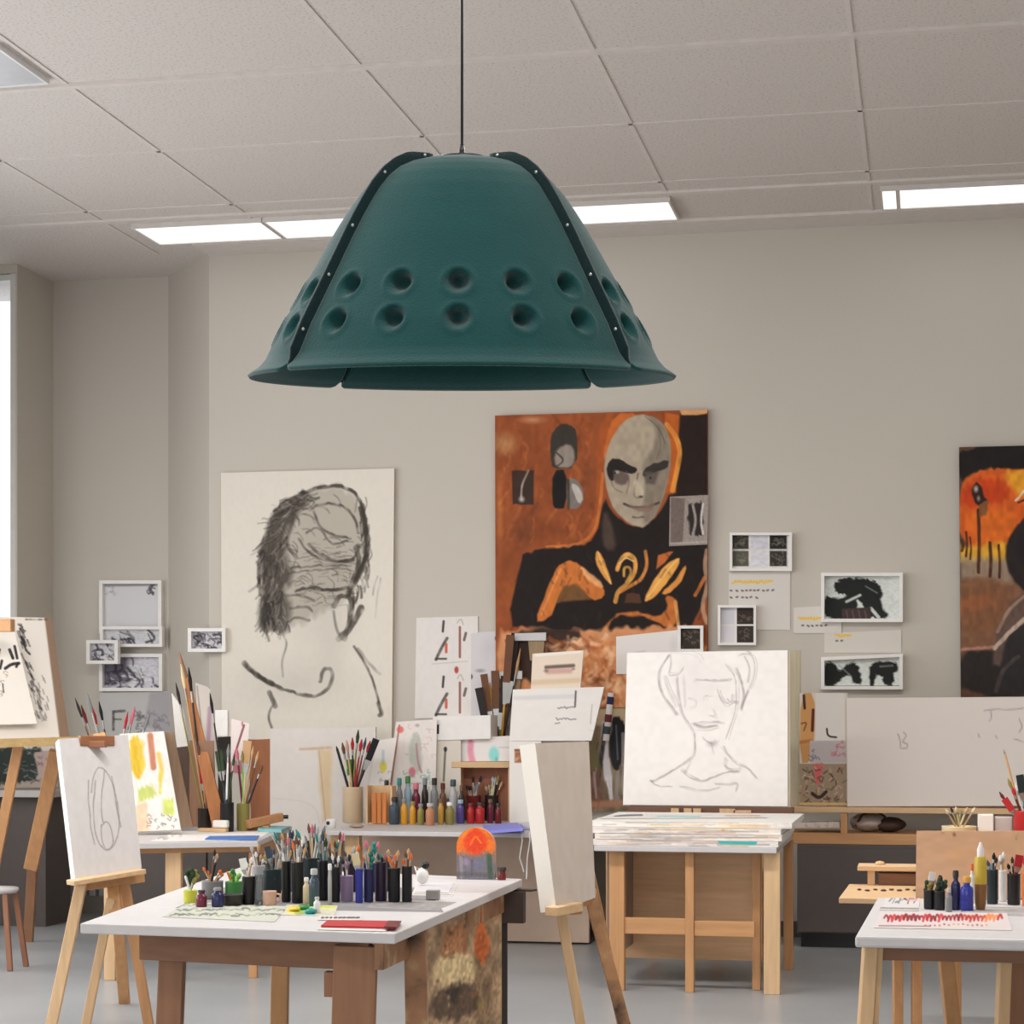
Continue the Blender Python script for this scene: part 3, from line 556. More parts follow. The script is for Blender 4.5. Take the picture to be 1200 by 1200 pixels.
framed('long white frame with black brushwork, the upper of two like it on the wall', 962, 671, 1058, 729, WY, brush_bw(0), (204, 208, 204), 4, .06, 96)
framed('long white frame with black brushwork, the lower one just above the blank board', 962, 766, 1058, 808, WY, brush_bw(1), (206, 210, 206), 4, .06, 96, (4, 0))
def yellow_note(rows, dark):
    def f(a):
        for x0, x1, y in rows:
            x = x0
            while x < x1: a.line([(x, y + random.uniform(-1.5, 1.5)), (x + 3, y + random.uniform(-1.5, 1.5)), (x + 4, y - 1)], 2.2, (226, 180, 66), .85, 1.2); x += 3.6
        for x0, x1, y in dark:
            x = x0
            while x < x1: a.line([(x, y), (x + 1.6, y + random.uniform(-1, 1))], 1.8, (60, 58, 58), .8, 1); x += 4.2 + random.random() * 3
    return f
sheet('note_sheet', 'white note sheet with a yellow heading, under the frame of six photos', 'paper', [(854, 671), (926, 669), (926, 738), (854, 738)], on_y(WY - .006), .006, 90, (206, 200, 194), yellow_note([(858, 904, 682)], [(856, 905, 692), (856, 892, 700)]))
sheet('note_sheet', 'white note sheet with yellow lettering, below the upper long frame', 'paper', [(930, 712), (986, 709), (986, 742), (930, 742)], on_y(WY - .008), .006, 70, (206, 200, 193), yellow_note([(936, 968, 725)], [(940, 972, 733)]))
sheet('note_sheet', 'white note sheet with a faint yellow mark, above the lower long frame', 'paper', [(966, 742), (1056, 738), (1056, 765), (966, 765)], on_y(WY - .006), .005, 90, (204, 198, 190), yellow_note([(979, 997, 745)], [(980, 986, 751)]))
# alcove side
framed('largest white frame in the alcove, holding a pale washed-out print', 116, 680, 189, 742, AY, lambda a: (a.line([(121, 686), (184, 685)], 3, (120, 118, 116), .7, 2), a.line([(121, 690), (121, 702)], 2.4, (110, 108, 108), .6), a.scribble(170, 688, 180, 698, 9, 1.6, (70, 68, 70)), a.scribble(121, 688, 136, 698, 6, 1, (130, 128, 130), .5)), (204, 202, 206), 4, .05, 72)
framed('flat white frame directly under the largest frame in the alcove', 117, 734, 190, 758, AY - .06, bw_marks(18, (52, 50, 56)), (196, 194, 198), 3.5, .05, 72)
framed('smallest white frame in the alcove, at the left of the group', 101, 750, 138, 778, AY - .125, bw_marks(22, (52, 50, 58)), (190, 188, 194), 4, .05, 40)
framed('white frame with a violet-grey ink print, lowest in the alcove', 116, 766, 190, 810, AY, lambda a: (a.poly([(120, 775), (150, 770), (150, 800), (120, 804)], (92, 88, 100), .9, 5, 2), bw_marks(26, (60, 56, 66))(a)), (196, 194, 202), 4, .05, 72)
def pf(px, py):      # the splayed face of the wall beside the alcove
    n = Vector((XA2 - XA1, WY - AY, 0)).cross(UP).normalized(); p0 = Vector((XA1, AY, 0)) - n * 0; r = ray(px, py); return O + r * ((p0 - O).dot(n) / r.dot(n))
framed('small white frame with an ink sketch, between the alcove and the charcoal head', 220, 736, 264, 764, WY - .02, bw_marks(26, (48, 46, 52)), (192, 190, 196), 4, .05, 44)
sheet('poster_sheet', 'curling white sheet with grey blocky marks, low on the alcove wall', 'paper', [(117, 812), (200, 810), (200, 862), (117, 864)], on_y(AY - .03), .004, 80, (186, 184, 182), lambda a: (a.line([(133, 834), (133, 855)], 3, (70, 66, 66), .8, 1, .3), a.line([(133, 834), (146, 833)], 3, (70, 66, 66), .8, 1, .3), a.line([(134, 843), (142, 843)], 2, (70, 66, 66), .7, 1, .3), a.scribble(152, 832, 196, 856, 30, 1.8, (104, 98, 106), .6, 4), a.poly([(176, 812), (200, 810), (200, 862), (168, 850)], (150, 146, 152), .6, 4)))
# ================================================================== furniture
DARK = mat((86, 77, 73), 0.6); TOPW = mat((196, 192, 192), 0.45)
def leg(parent, p, q, w, t, m=None, side=None, name='leg', **k):
    b = MB(); b.bar(p, q, w, t, side, **k); return b.build(name, m or WOOD, parent, bevel=.004)
def foot(px, d, z=0.0):      # point on the floor below/at px at distance d
    return P(px, HOR + (EYE - z) * F / d, d)

# ---- low dark cabinets along the wall
def low_cabinet(label, x0, x1, y0, y1, h, nd):
    t = thing('low_cabinet', label, 'cabinet', ((x0 + x1) / 2, (y0 + y1) / 2, 0)); b = MB(); wallbox(b, x0, x1, y0, y1, .09, h); b.build('body', DARK, t, bevel=.005)
    b = MB(); wallbox(b, x0 + .02, x1 - .02, y0 + .06, y1, 0, .09); b.build('plinth', BLACK, t)
    for k in range(nd):
        a = x0 + (x1 - x0) * k / nd; e = x0 + (x1 - x0) * (k + 1) / nd; b = MB(); wallbox(b, a + .006, e - .006, y0 - .018, y0, .1, h - .03); d_ = b.build('door', DARK, t, bevel=.003)
    return t
xc = PY(934, 1100, 12.7).x
low_cabinet('long low dark cabinet under the blank white board', xc, 3.6, 12.72, WY - .03, .64, 3)
low_cabinet('low dark cabinet behind the left work table', PY(150, 1000, 13.0).x, PY(345, 1000, 13.0).x, 12.95, WY - .03, .60, 2)
# dark counter below the far left easel, with a white radiator beside it
t = thing('counter', 'pale topped dark counter in the far left corner, behind the easel legs', 'counter', PY(8, 1080, 13.1)); xa, xb = PY(-60, 930, 12.9).x, PY(66, 930, 12.9).x; zt = 1.45 - (925 - 835) * 14.0 / 2400
b = MB(); wallbox(b, xa, xb, 12.85, 13.36, zt - .045, zt); b.build('counter_top', mat((176, 170, 166), .5), t)
b = MB(); wallbox(b, xa, xb - .1, 12.95, 13.36, 0, zt - .045); b.build('cabinet_body', DARK, t)
t = thing('radiator', 'off-white ribbed radiator in the dark gap left of the charcoal drawing', 'radiator', PY(105, 1080, 13.6)); b = MB()
xa, xb = PY(72, 1000, 13.7).x, PY(150, 1000, 13.7).x
for k in range(7):
    x = xa + (xb - xa) * (k + .5) / 7; b.box((x, 13.7, .45), (.052, .1, .62))
b.build('radiator_ribs', mat((150, 146, 144), .4), t, bevel=.012)
b = MB()
for z in (.2, .7): b.tube([(xa, 13.7, z), (xb, 13.7, z)], .02)
for x in (xa + .05, xb - .05): b.tube([(x, 13.7, 0), (x, 13.7, .2)], .015)
b.build('radiator_pipes', mat((150, 146, 144), .4), t)

# ---- big front work table
TZ = .75
q = [PZ(*p, TZ) for p in ((282, 1016), (612, 1030), (463, 1094), (94, 1082))]
ft = thing('work_table', 'large paint-stained brown work table with a white top, crowded with brush jars', 'table', (q[2] + q[3]) / 2 - Vector((0, 0, TZ)))
b = MB(); b.slab([q[0], q[1], q[2], q[3]], (0, 0, -.034)); b.build('table_top', TOPW, ft, bevel=.004)
fl_, fr_, br_, bl_ = q[3], q[2], q[1], q[0]
def tin(u, v, z): return Vector(((fl_.lerp(fr_, u)).lerp(bl_.lerp(br_, u), v).x, (fl_.lerp(fr_, u)).lerp(bl_.lerp(br_, u), v).y, z))
zu = TZ - .034
b = MB(); b.bar(tin(.155, .07, zu - .05), tin(.90, .05, zu - .05), .10, .035, (0, 0, 1)); b.build('front_rail', BROWNH, ft, bevel=.004)
b = MB(); b.bar(tin(.15, .92, zu - .05), tin(.92, .92, zu - .05), .10, .035, (0, 0, 1)); b.build('rear_rail', BROWNH, ft)
SBR = mat((156, 114, 84), .6, kind='stain')
b = MB(); b.bar(tin(.93, .04, zu - .05), tin(.95, .95, zu - .05), .09, .03, (0, 0, 1)); b.build('side_rail', SBR, ft)
leg(ft, tin(.24, .10, zu - .08), tin(.22, .09, 0), .085, .07, BROWN); leg(ft, tin(.20, .9, zu), tin(.18, .92, 0), .075, .07, WOOD)
b = MB(); b.bar(tin(.855, .05, zu - .02), tin(.835, .05, 0), .14, .07); b.build('leg', BROWN, ft, bevel=.004)
b = MB(); w_ = tin(.79, .055, 0); b.box((w_.x, w_.y, zu - .15), (.07, .05, .08), YAW * .5); b.build('bracket', BROWN, ft)
b = MB(); b.bar(tin(.955, .22, zu), tin(.965, .22, 0), .075, .06); b.build('leg', SBR, ft, bevel=.004)
b = MB(); b.bar(tin(.95, .955, zu), tin(.95, .955, 0), .04, .06); b.build('leg', mat((58, 50, 46), .6), ft, bevel=.004)
b = MB(); b.bar(tin(.95, .965, zu - .005), tin(1.05, .965, zu - .005), .008, .05, (0, 0, 1)); wb = tin(.985, .95, zu - .075); b.box(wb, (.10, .05, .13), 0); b.build('bracket', mat((72, 60, 54), .6), ft)
def pstain(a):
    a.speck(.35, 10)
    a.spot(528, 1085, 22, 40, (184, 148, 116), .7); a.poly([(556, 1085), (569, 1080), (570, 1128), (558, 1132), (550, 1110)], (226, 118, 62), .9, 5, 4); a.poly([(520, 1090), (545, 1080), (540, 1120), (515, 1122)], (168, 112, 76), .8, 6, 4); a.poly([(512, 1124), (550, 1118), (556, 1150), (520, 1160), (508, 1150)], (216, 192, 146), .85, 7, 5); a.spot(560, 1180, 7, 7, (176, 160, 80), .8); a.poly([(505, 1160), (545, 1150), (565, 1180), (530, 1200), (500, 1196)], (70, 56, 46), .75, 8, 5); a.poly([(515, 1165), (535, 1160), (530, 1180)], (50, 42, 38), .8, 4, 3)
    for _ in range(40): a.spot(random.uniform(505, 570), random.uniform(1070, 1200), random.uniform(1, 4), random.uniform(1, 5), random.choice(((196, 176, 140), (84, 66, 52), (170, 110, 70), (120, 116, 96))), .7)
    a.speck(.3, 40)
xs_ = tin(.94, .6, 0).x
Qs = [(508, 1086), (567, 1058), (570, 1186), (508, 1262)]
pl = lambda px, py: (lambda r, a, n: O + r * ((a - O).dot(n) / r.dot(n)))(ray(px, py), tin(.955, .3, 0), (tin(.955, .9, 0) - tin(.955, .3, 0)).cross(UP))
Qs2 = []
for v, z in ((.27, zu - .005), (.93, zu - .005), (.93, .12), (.27, .12)):
    w_ = tin(.955, v, z); dd = dep(w_); Qs2.append((600 + (w_ - O).dot(RGT) / dd * F, HOR - (w_.z - EYE) / dd * F))
a = Art(Qs2, 90, (170, 142, 112)); pstain(a); art_mesh('side_panel', a, pl, .015, ft, edge=(110, 84, 62))

# ---- right work table
q = [PZ(*p, TZ) for p in ((1028, 1052), (1330, 1056), (1330, 1104), (1002, 1097))]
rt = thing('work_table', 'white topped work table with splayed pale wooden legs, holding black and blue paint jars', 'table', (q[2] + q[3]) / 2 - Vector((0, 0, TZ)))
b = MB(); b.slab(q, (0, 0, -.036)); b.build('table_top', TOPW, rt, bevel=.008)
fl_, fr_, br_, bl_ = q[3], q[2], q[1], q[0]
zu = TZ - .036
b = MB(); b.bar(tin(.05, .12, zu - .03), tin(.95, .12, zu - .03), .05, .03, (0, 0, 1)); b.build('front_rail', BROWNH, rt)
def pfoot(p1, p2, z): # leg line through two photo points at one distance, ending on the floor
    pass
dl = dep(tin(.05, .1, zu)); leg(rt, P(1020, 1102, dl), foot(1003, dl - .05), .045, .05, PALE); b = MB(); b.bar(P(1031, 1102, dl + .02), foot(1015, dl - .02), .016, .05); b.build('leg_brace', PALE, rt)
dl2 = dep(tin(.3, .55, zu)); leg(rt, P(1106, 1102, dl2), foot(1128, dl2 + .2), .05, .055, WOOD)
dl3 = dep(tin(.5, .3, zu)); leg(rt, P(1178, 1102, dl3), foot(1168, dl3), .04, .05, PALE)
leg(rt, tin(.85, .2, zu), tin(.87, .15, 0), .05, .05, PALE); leg(rt, tin(.85, .85, zu), tin(.87, .9, 0), .05, .05, PALE)
t2 = P(1192, 1110, dl3 + .5)
b = MB(); b.slab([P(1183, 1103, dl3 + .3), P(1290, 1103, dl3 + .3), foot(1290, dl3 + .3), foot(1177, dl3 + .3)], FWD * .02)
tag(b.build('plywood_sheet', BROWN), 'brown wooden sheet standing under the white splayed-leg table at the photo edge', 'board')

# ---- centre table: heavy frame under a stack of painted papers
cz = .76
d0 = (cz - EYE) * F / (HOR - 992)
ct = thing('work_table', 'solid pale wood table with panelled front, carrying a thick stack of painted sheets', 'table', foot(808, d0 + .4))
y0 = PZ(800, 992, cz).y; y1 = y0 + 1.2; x0 = PZ(690, 993, cz).x; x1 = PZ(913, 991, cz).x
b = MB(); wallbox(b, x0, x1, y0, y1, cz - .03, cz); b.build('table_top', TOPW, ct, bevel=.004)
zz = cz - .03
def vleg(px0, px1, yy, m=WOOD, dth=.06, name='leg', ztop=zz):
    xa = PY(px0, 1000, yy).x; xb = PY(px1, 1000, yy).x; b = MB(); wallbox(b, xa, xb, yy, yy + dth, 0, ztop); return b.build(name, m, ct, bevel=.003)
yl = y0 + .06
vleg(714, 731.5, yl); vleg(803, 813, yl); vleg(881.5, 891, yl + .16); vleg(895, 914, yl + .01, PALE); vleg(918, 929, y1 - .1)
vleg(710, 722, y1 - .1)
b = MB(); wallbox(b, PY(731, 1000, yl).x, PY(803, 1000, yl).x, yl + .01, yl + .05, 1.45 - (1095 - 835) * dep(PY(760, 1000, yl)) / F, 1.45 - (1076 - 835) * dep(PY(760, 1000, yl)) / F); wallbox(b, PY(813, 1000, yl).x, PY(884, 1000, yl).x, yl + .01, yl + .05, 1.45 - (1098 - 835) * dep(PY(850, 1000, yl)) / F, 1.45 - (1080 - 835) * dep(PY(850, 1000, yl)) / F); b.build('cross_rail', WOODH, ct, bevel=.003)
yp = y0 + .5
b = MB(); wallbox(b, PY(728, 1000, yp).x, PY(893, 1000, yp).x, yp, yp + .02, .12, zz); b.build('back_panel', mat((214, 172, 132), .5, kind='woodh'), ct)
b = MB(); wallbox(b, PY(728, 1000, yp).x, PY(893, 1000, yp).x, yp + .02, y1 - .05, .12, .14); b.build('bottom_shelf', WOODH, ct)
b = MB(); wallbox(b, PY(708, 1000, yl).x, PY(728, 1000, yl).x, yl + .1, y1 - .1, .2, zz); b.build('side_panel', mat((150, 128, 112), .6, kind='wood'), ct)
# stack of painted sheets
STK = [(693, 912, 989, 8.0), (697, 916, 978, 9.0), (691, 915, 970.5, 9.0), (691, 928, 961, 9.0)]
zc_ = cz + .001
descr = ['bottom', 'second', 'third', 'topmost']
def edgepaint(i):
    def f(a):
        x0, yy0 = a.Q[0]; x1, yy1 = a.Q[2]
        for _ in range(22):
            x = random.uniform(x0, x1 - 30); y = random.uniform(yy0, yy1); L_ = random.uniform(15, 70)
            a.line([(x, y), (x + L_, y + random.uniform(-1, 1))], random.uniform(.8, 2), random.choice(((150, 142, 138), (196, 160, 150), (190, 180, 176), (120, 116, 116), (206, 176, 120))), .6, 1)
        if i == 0: a.line([(846, 985), (884, 986)], 8, (48, 168, 164), .95); a.line([(703, 983), (760, 982)], 1.6, (196, 160, 100), .9)
        if i == 1: a.line([(790, 974), (818, 975)], 5, (212, 196, 80), .95); a.line([(826, 974), (905, 976)], 5, (196, 140, 146), .85); a.line([(700, 975), (770, 976)], 3, (120, 116, 110), .8)
        if i == 2: a.line([(848, 972), (852, 970)], 4, (200, 140, 70), .8)
        if i == 3: a.line([(845, 961), (856, 961)], 7, (208, 150, 66), .95); a.line([(857, 961), (866, 961)], 6, (104, 70, 56), .9); a.line([(866, 959), (912, 960)], 4, (186, 140, 130), .8); a.line([(760, 962), (785, 963)], 3, (140, 196, 200), .8); a.line([(728, 958), (752, 957)], 3, (206, 84, 84), .8); a.line([(915, 957), (926, 956)], 3, (120, 106, 104), .7)
    return f
for i, (xa, xb, yb, h) in enumerate(STK):
    yy = y0 + .015 + .02 * i + (.0 if i < 3 else .05); d_ = dep(PY(800, yb, yy)); hh = .030
    A0 = PY(xa, yb, yy).x; A1 = PY(xb, yb, yy).x
    s_ = thing('paper_stack', 'painted sheets with %s, %s bundle on the pale wood table' % (['a turquoise stroke along the edge', 'yellow and pink strokes', 'faint grey strokes', 'an ochre patch'][i], descr[i]), 'paper', ((A0 + A1) / 2, yy + .5, zc_), 'bundles of painted sheets')
    b = MB(); wallbox(b, A0, A1, yy + .002, yy + 1.02, zc_, zc_ + hh - .002); b.build('sheets', PAPER, s_)
    prj = lambda w_: (600 + (w_ - O).dot(RGT) / dep(w_) * F, HOR - (w_.z - EYE) / dep(w_) * F)
    Q = [prj(Vector(p)) for p in ((A0, yy, zc_ + hh - .002), (A1, yy, zc_ + hh - .002), (A1, yy, zc_), (A0, yy, zc_))]
    a = Art(Q, 240, (214, 206, 200)); a.ny = 12; a.__init__(Q, 240, (214, 206, 200)); edgepaint(i)(a); a.speck(.08, 40); art_mesh('edge_paint', a, on_y(yy), .0015, s_)
    zc_ += hh
CSTACK = zc_
# paint strokes lying on the topmost sheets
sheet('paint_sheet', 'loose sheet with turquoise and grey strokes lying on top of the stack', 'paper', [(735, 954), (880, 953), (900, 957.5), (700, 958.5)], on_z(CSTACK + .004), .003, 120, (216, 210, 206), lambda a: (a.line([(720, 956), (752, 955)], 2, (84, 88, 96), .8), a.line([(770, 956.5), (820, 957)], 1.5, (130, 196, 200), .8), a.line([(850, 956), (890, 956)], 1.5, (196, 140, 110), .7)))

# ---- desk at the back wall with a brown panelled front
dz = .74
yd0 = PZ(510, 975, dz).y; xd0 = PZ(380, 974, dz).x; xd1 = PZ(690, 978, dz).x
bd = thing('desk', 'wall desk with thin white top and wide taupe front panel', 'desk', PY(540, 1105, 12.6))
b = MB(); wallbox(b, xd0, xd1, yd0, WY - .03, dz - .028, dz); b.build('desk_top', TOPW, bd, bevel=.004)
TAUPE = mat((212, 186, 166), .6); ypn = 12.62
b = MB(); wallbox(b, PY(424, 1000, ypn).x, PY(690, 1000, ypn).x, ypn, ypn + .04, .012, dz - .028); b.build('front_panel', TAUPE, bd, bevel=.003)
b = MB(); wallbox(b, PY(430, 1000, ypn).x, PY(690, 1000, ypn).x, ypn + .05, WY - .06, 0.0, .02); b.build('plinth', BLACK, bd)
for p0, p1 in ((384, 399), (404, 421)):
    b = MB(); yy = yd0 + .08; wallbox(b, PY(p0, 1000, yy).x, PY(p1, 1000, yy).x, yy, yy + .07, 0, dz - .028); b.build('leg', PALE, bd, bevel=.003)
b = MB(); yy = WY - .14; wallbox(b, xd1 - .12, xd1 - .05, yy, yy + .06, 0, dz - .028); b.build('leg', PALE, bd)

# ---- left table in front of the dark cabinet
lz = .75
q = [PZ(*p, lz) for p in ((120, 966), (342, 968), (302, 986), (120, 989))]
lt = thing('work_table', 'white topped left table with pale square legs, in front of the dark cabinet', 'table', (q[2] + q[3]) / 2 - Vector((0, 0, lz)))
b = MB(); b.slab(q, (0, 0, -.03)); b.build('table_top', TOPW, lt, bevel=.003)
fl_, fr_, br_, bl_ = q[3], q[2], q[1], q[0]; zu = lz - .03
b = MB(); b.bar(tin(.03, .05, zu - .015), tin(.97, .05, zu - .015), .03, .03, (0, 0, 1)); b.bar(tin(.96, .05, zu - .03), tin(.97, .95, zu - .03), .06, .03, (0, 0, 1)); b.build('apron', WOODH, lt)
d_ = dep(tin(.4, .07, 0)); leg(lt, P(204, 998, d_), foot(204, d_), .085, .07, PALE)
d_ = dep(tin(.97, .06, 0)); leg(lt, P(297, 998, d_), foot(297, d_), .045, .06, WOOD); leg(lt, tin(.95, .92, zu), tin(.95, .92, 0), .08, .06, PALE); leg(lt, tin(.05, .1, zu), tin(.05, .1, 0), .06, .06, PALE)

# ---- left front easel with the oval sketch
D1, D2 = 9.0, 9.2
Qe = [(69, 866), (150, 861), (166, 1017), (88, 1031)]
plc = on_quad(Qe, (D1 + .22, D2 + .22, D2)); 
def oval(a):
    for pts in ([(112, 915), (108, 950), (112, 985), (122, 998), (132, 995), (140, 975), (138, 940), (128, 910), (118, 898), (110, 905), (107, 930)], [(118, 970), (124, 962), (130, 972), (134, 990), (124, 998), (118, 985), (118, 968)], [(122, 905), (118, 940), (120, 965)], [(130, 910), (136, 945), (141, 970)], [(104, 915), (104, 960), (110, 990)]):
        a.line(pts, 1.1, (92, 84, 82), .65, 1.2, .2, .8)
    a.speck(.03, 20)
cv = thing('canvas', 'narrow white canvas with a faint pencil oval, on the front left easel', 'canvas', plc(120, 1030)); a = Art(Qe, 100, (182, 177, 175)); oval(a); art_mesh('canvas_face', a, plc, .045, cv, edge=(236, 230, 222))
ez = thing('easel', 'pale wooden easel carrying the narrow canvas with pencil oval, front left', 'easel', foot(105, 9.1))
def back(px, py, k): # a little behind the canvas plane
    p = plc(px, py); return p + FWD * k
leg(ez, plc(96, 1032) + UP * .02 + FWD * .02, foot(56, 9.0), .05, .03, PALE); leg(ez, back(140, 1020, .06), foot(176, 9.25), .045, .03, WOOD)
leg(ez, back(112, 860, .09), back(131, 1075, .09), .055, .025, WOOD, name='mast'); leg(ez, back(126, 1055, .08), foot(98, 9.15), .04, .03, PALE)
leg(ez, back(118, 900, .14), foot(146, 10.2), .055, .03, WOOD, name='rear_leg'); leg(ez, back(93, 1040, .07), back(165, 1030, .07), .04, .03, WOODH, (0, 0, 1), name='cross_bar')
b = MB(); b.bar(plc(84, 1034) - FWD * .03, plc(168, 1020) - FWD * .03, .022, .08, (0, 0, 1)); b.build('canvas_tray', PALEH, ez, bevel=.003)
b = MB(); b.bar(plc(93, 868) + FWD * .0, plc(133, 868) + FWD * .0, .045, .03, (0, 0, 1)); b.box(plc(113, 872) - FWD * .02, (.10, .03, .03)); b.build('canvas_clamp', mat((150, 98, 66), .5, kind='woodh'), ez, bevel=.003)

# ---- centre easel turned away, with a bare canvas
Qc = [(627, 871), (690, 869), (698, 1052), (652, 1068)]
plg = on_quad(Qc, (7.9, 8.2, 8.1)); cv = thing('canvas', 'blank taupe canvas on a slim easel, in front of the taupe desk panel', 'canvas', plg(675, 1060))
a = Art(Qc, 40, (188, 176, 166)); a.speck(.04, 12); art_mesh('canvas_face', a, plg, .075, cv, edge=(238, 232, 222))
eg = thing('easel', 'slim wooden easel holding the blank taupe canvas in the middle of the room', 'easel', foot(715, 8.05))
cx_ = lambda px, py, k: plg(px, py) + FWD * k
leg(eg, cx_(654, 1050, .05), foot(693, 7.95), .04, .035, PALE); leg(eg, cx_(688, 1035, .06), foot(748, 8.15), .05, .035, mat((178, 132, 92), .5, kind='stain')); leg(eg, cx_(664, 900, .12), foot(735, 8.9), .045, .03, WOOD, name='rear_leg')
leg(eg, cx_(660, 872, .11), cx_(676, 1075, .11), .05, .025, WOOD, name='mast')
b = MB(); b.bar(cx_(646, 1068, -.01), cx_(676, 1062, -.01), .035, .06, (0, 0, 1)); b.build('canvas_tray', PALEH, eg, bevel=.003)
b = MB(); b.bar(cx_(676, 1058, .05), cx_(697, 1050, .05), .05, .03, (0, 0, 1)); b.build('cross_bar', WOODH, eg)

# ---- portrait board behind the centre table
Qb = [(735, 765), (923, 762), (923, 945), (730, 943)]
yb = 11.95
def head(a):
    def L(pts, w_=1.5, al=.6):
        for k in range(3): jx, jy = random.gauss(0, 4), random.gauss(0, 4); a.line(ZP([(x + jx + random.gauss(0, 3), y + jy + random.gauss(0, 3)) for x, y in pts]), w_ * .72, (120, 110, 112), al * .48, 1.2, .4, .8)
    a.spot(820, 800, 40, 60, (206, 198, 198), .35)
    L([(450, 160), (400, 230), (395, 280), (420, 370), (470, 440), (485, 460)], 2.4, .7); L([(430, 270), (450, 340), (490, 420)], 1.6, .6); L([(455, 160), (460, 220), (440, 260), (500, 260), (520, 230)], 1.6, .5)
    L([(490, 280), (500, 400), (520, 470), (570, 530), (580, 560)], 1.6, .6); L([(520, 270), (530, 340), (525, 420)], 1.2, .4); L([(580, 285), (660, 290), (760, 285)], 2, .5)
    L([(800, 160), (860, 150), (885, 200), (880, 280), (860, 330)], 1.4, .5); L([(790, 230), (820, 300), (830, 380), (810, 440), (820, 420), (850, 340)], 2.6, .7); L([(740, 210), (790, 260), (800, 320), (790, 440), (760, 530), (740, 580)], 1.6, .6); L([(830, 170), (860, 230), (850, 300)], 1.6, .5)
    L([(700, 340), (710, 380), (740, 410), (770, 390), (790, 400)], 1.8, .7); L([(770, 360), (760, 400), (740, 380)], 1.3, .6); L([(540, 380), (580, 380), (590, 420), (550, 430)], 1.1, .35); L([(660, 370), (620, 370), (630, 390)], 1.1, .35); L([(670, 430), (680, 470), (650, 460)], 1.3, .5)
    L([(572, 508), (620, 500), (650, 496), (718, 500)], 1.6, .6); L([(585, 512), (630, 526), (690, 520)], 3, .5); L([(600, 530), (650, 538), (700, 522)], 1.4, .4); L([(620, 580), (660, 610), (690, 590)], 2.4, .45); L([(660, 600), (670, 660)], 1.4, .45); a.spot(835, 872, 9, 5, (150, 142, 144), .5)
    L([(580, 560), (580, 640), (560, 680), (500, 720), (420, 770), (360, 795)], 2, .65); L([(720, 620), (740, 660), (790, 710), (840, 720), (890, 780)], 1.8, .55); L([(740, 680), (730, 720), (780, 740), (810, 720)], 1.8, .6); L([(355, 790), (380, 820), (460, 820)], 1.8, .6); L([(520, 740), (560, 780), (620, 800), (680, 775), (740, 750), (800, 750)], 2, .6); L([(500, 820), (560, 840), (640, 845), (700, 830)], 1.6, .4); L([(680, 810), (760, 815), (795, 800), (780, 840)], 1.8, .5); L([(560, 700), (530, 760)], 1.2, .4)
    L([(450, 140), (600, 150), (620, 190)], 1.2, .3); L([(720, 130), (800, 120), (860, 150)], 1.5, .45); a.speck(.025, 30)
pb = thing('drawing_board', 'large white board with a soft pencil head and shoulders, standing behind the painted sheets', 'drawing', PY(830, 945, yb)); a = Art(Qb, 230, (230, 225, 221)); head(a); art_mesh('drawing_sheet', a, on_y(yb), .01, pb, edge=(214, 206, 196))
b = MB(); b.slab([PY(*p, yb + .012) for p in ((735, 765), (926, 762), (926, 946), (730, 944))], (0, .025, 0)); b.build('backing_board', mat((206, 194, 172), .6), pb)
se = thing('easel', 'wooden studio easel behind the pencil head board, only its tray and pegs showing', 'easel', (PY(830, 945, yb + .12).x, yb + .12, 0))
zt = PY(830, 945, yb).z
b = MB(); wallbox(b, PY(737, 950, yb).x, PY(930, 950, yb).x, yb - .05, yb + .06, zt - .05, zt - .002); b.build('easel_tray', mat((112, 78, 62), .5, kind='woodh'), se)
b = MB()
for px in (791, 806, 817, 848, 857): b.box((PY(px, 950, yb - .06).x, yb - .06, zt - .03), (.045, .02, .04))
b.box((PY(870, 950, yb - .06).x, yb - .06, zt - .025), (.1, .02, .015)); b.build('tray_pegs', PALE, se)
for px in (765, 895): leg(se, (PY(px, 900, yb + .1).x, yb + .1, 1.5), (PY(px, 900, yb + .1).x, yb + .1, 0), .06, .05)
leg(se, (PY(830, 900, yb + .12).x, yb + .12, 1.6), (PY(830, 900, yb + .2).x, yb + .75, 0), .06, .04, name='rear_leg')

# ---- ledge on the dark cabinet with the blank board
CB = .64
lg = thing('display_ledge', 'wooden ledge rack on the dark cabinet, holding up the blank white board', 'rack', PY(1010, 985, 12.85))
yg = 12.74; zz1 = PY(1000, 946, yg).z; zz2 = PY(1000, 971, yg).z
b = MB(); wallbox(b, PY(924, 948, yg).x, 2.2, yg, yg + .2, zz1 - .035, zz1); b.build('upper_rail', PALEH, lg, bevel=.003)
b = MB(); wallbox(b, PY(925, 948, yg).x, 2.2, yg - .02, yg + .45, CB + .001, zz2 - .03); b.build('lower_shelf', WOODH, lg, bevel=.003)
for px in (989, 1150): b = MB(); x = PY(px, 960, yg).x; wallbox(b, x - .02, x + .02, yg + .01, yg + .1, zz2 - .03, zz1 - .035); b.build('post', WOOD, lg)
for px, pt in ((931, 822),): b = MB(); yy = yg + .12; x = PY(px, 900, yy).x; wallbox(b, x - .04, x + .035, yy, yy + .06, zz1, PY(px, pt - 60, yy).z); b.build('upright', mat((190, 178, 152), .5, kind='wood'), lg)
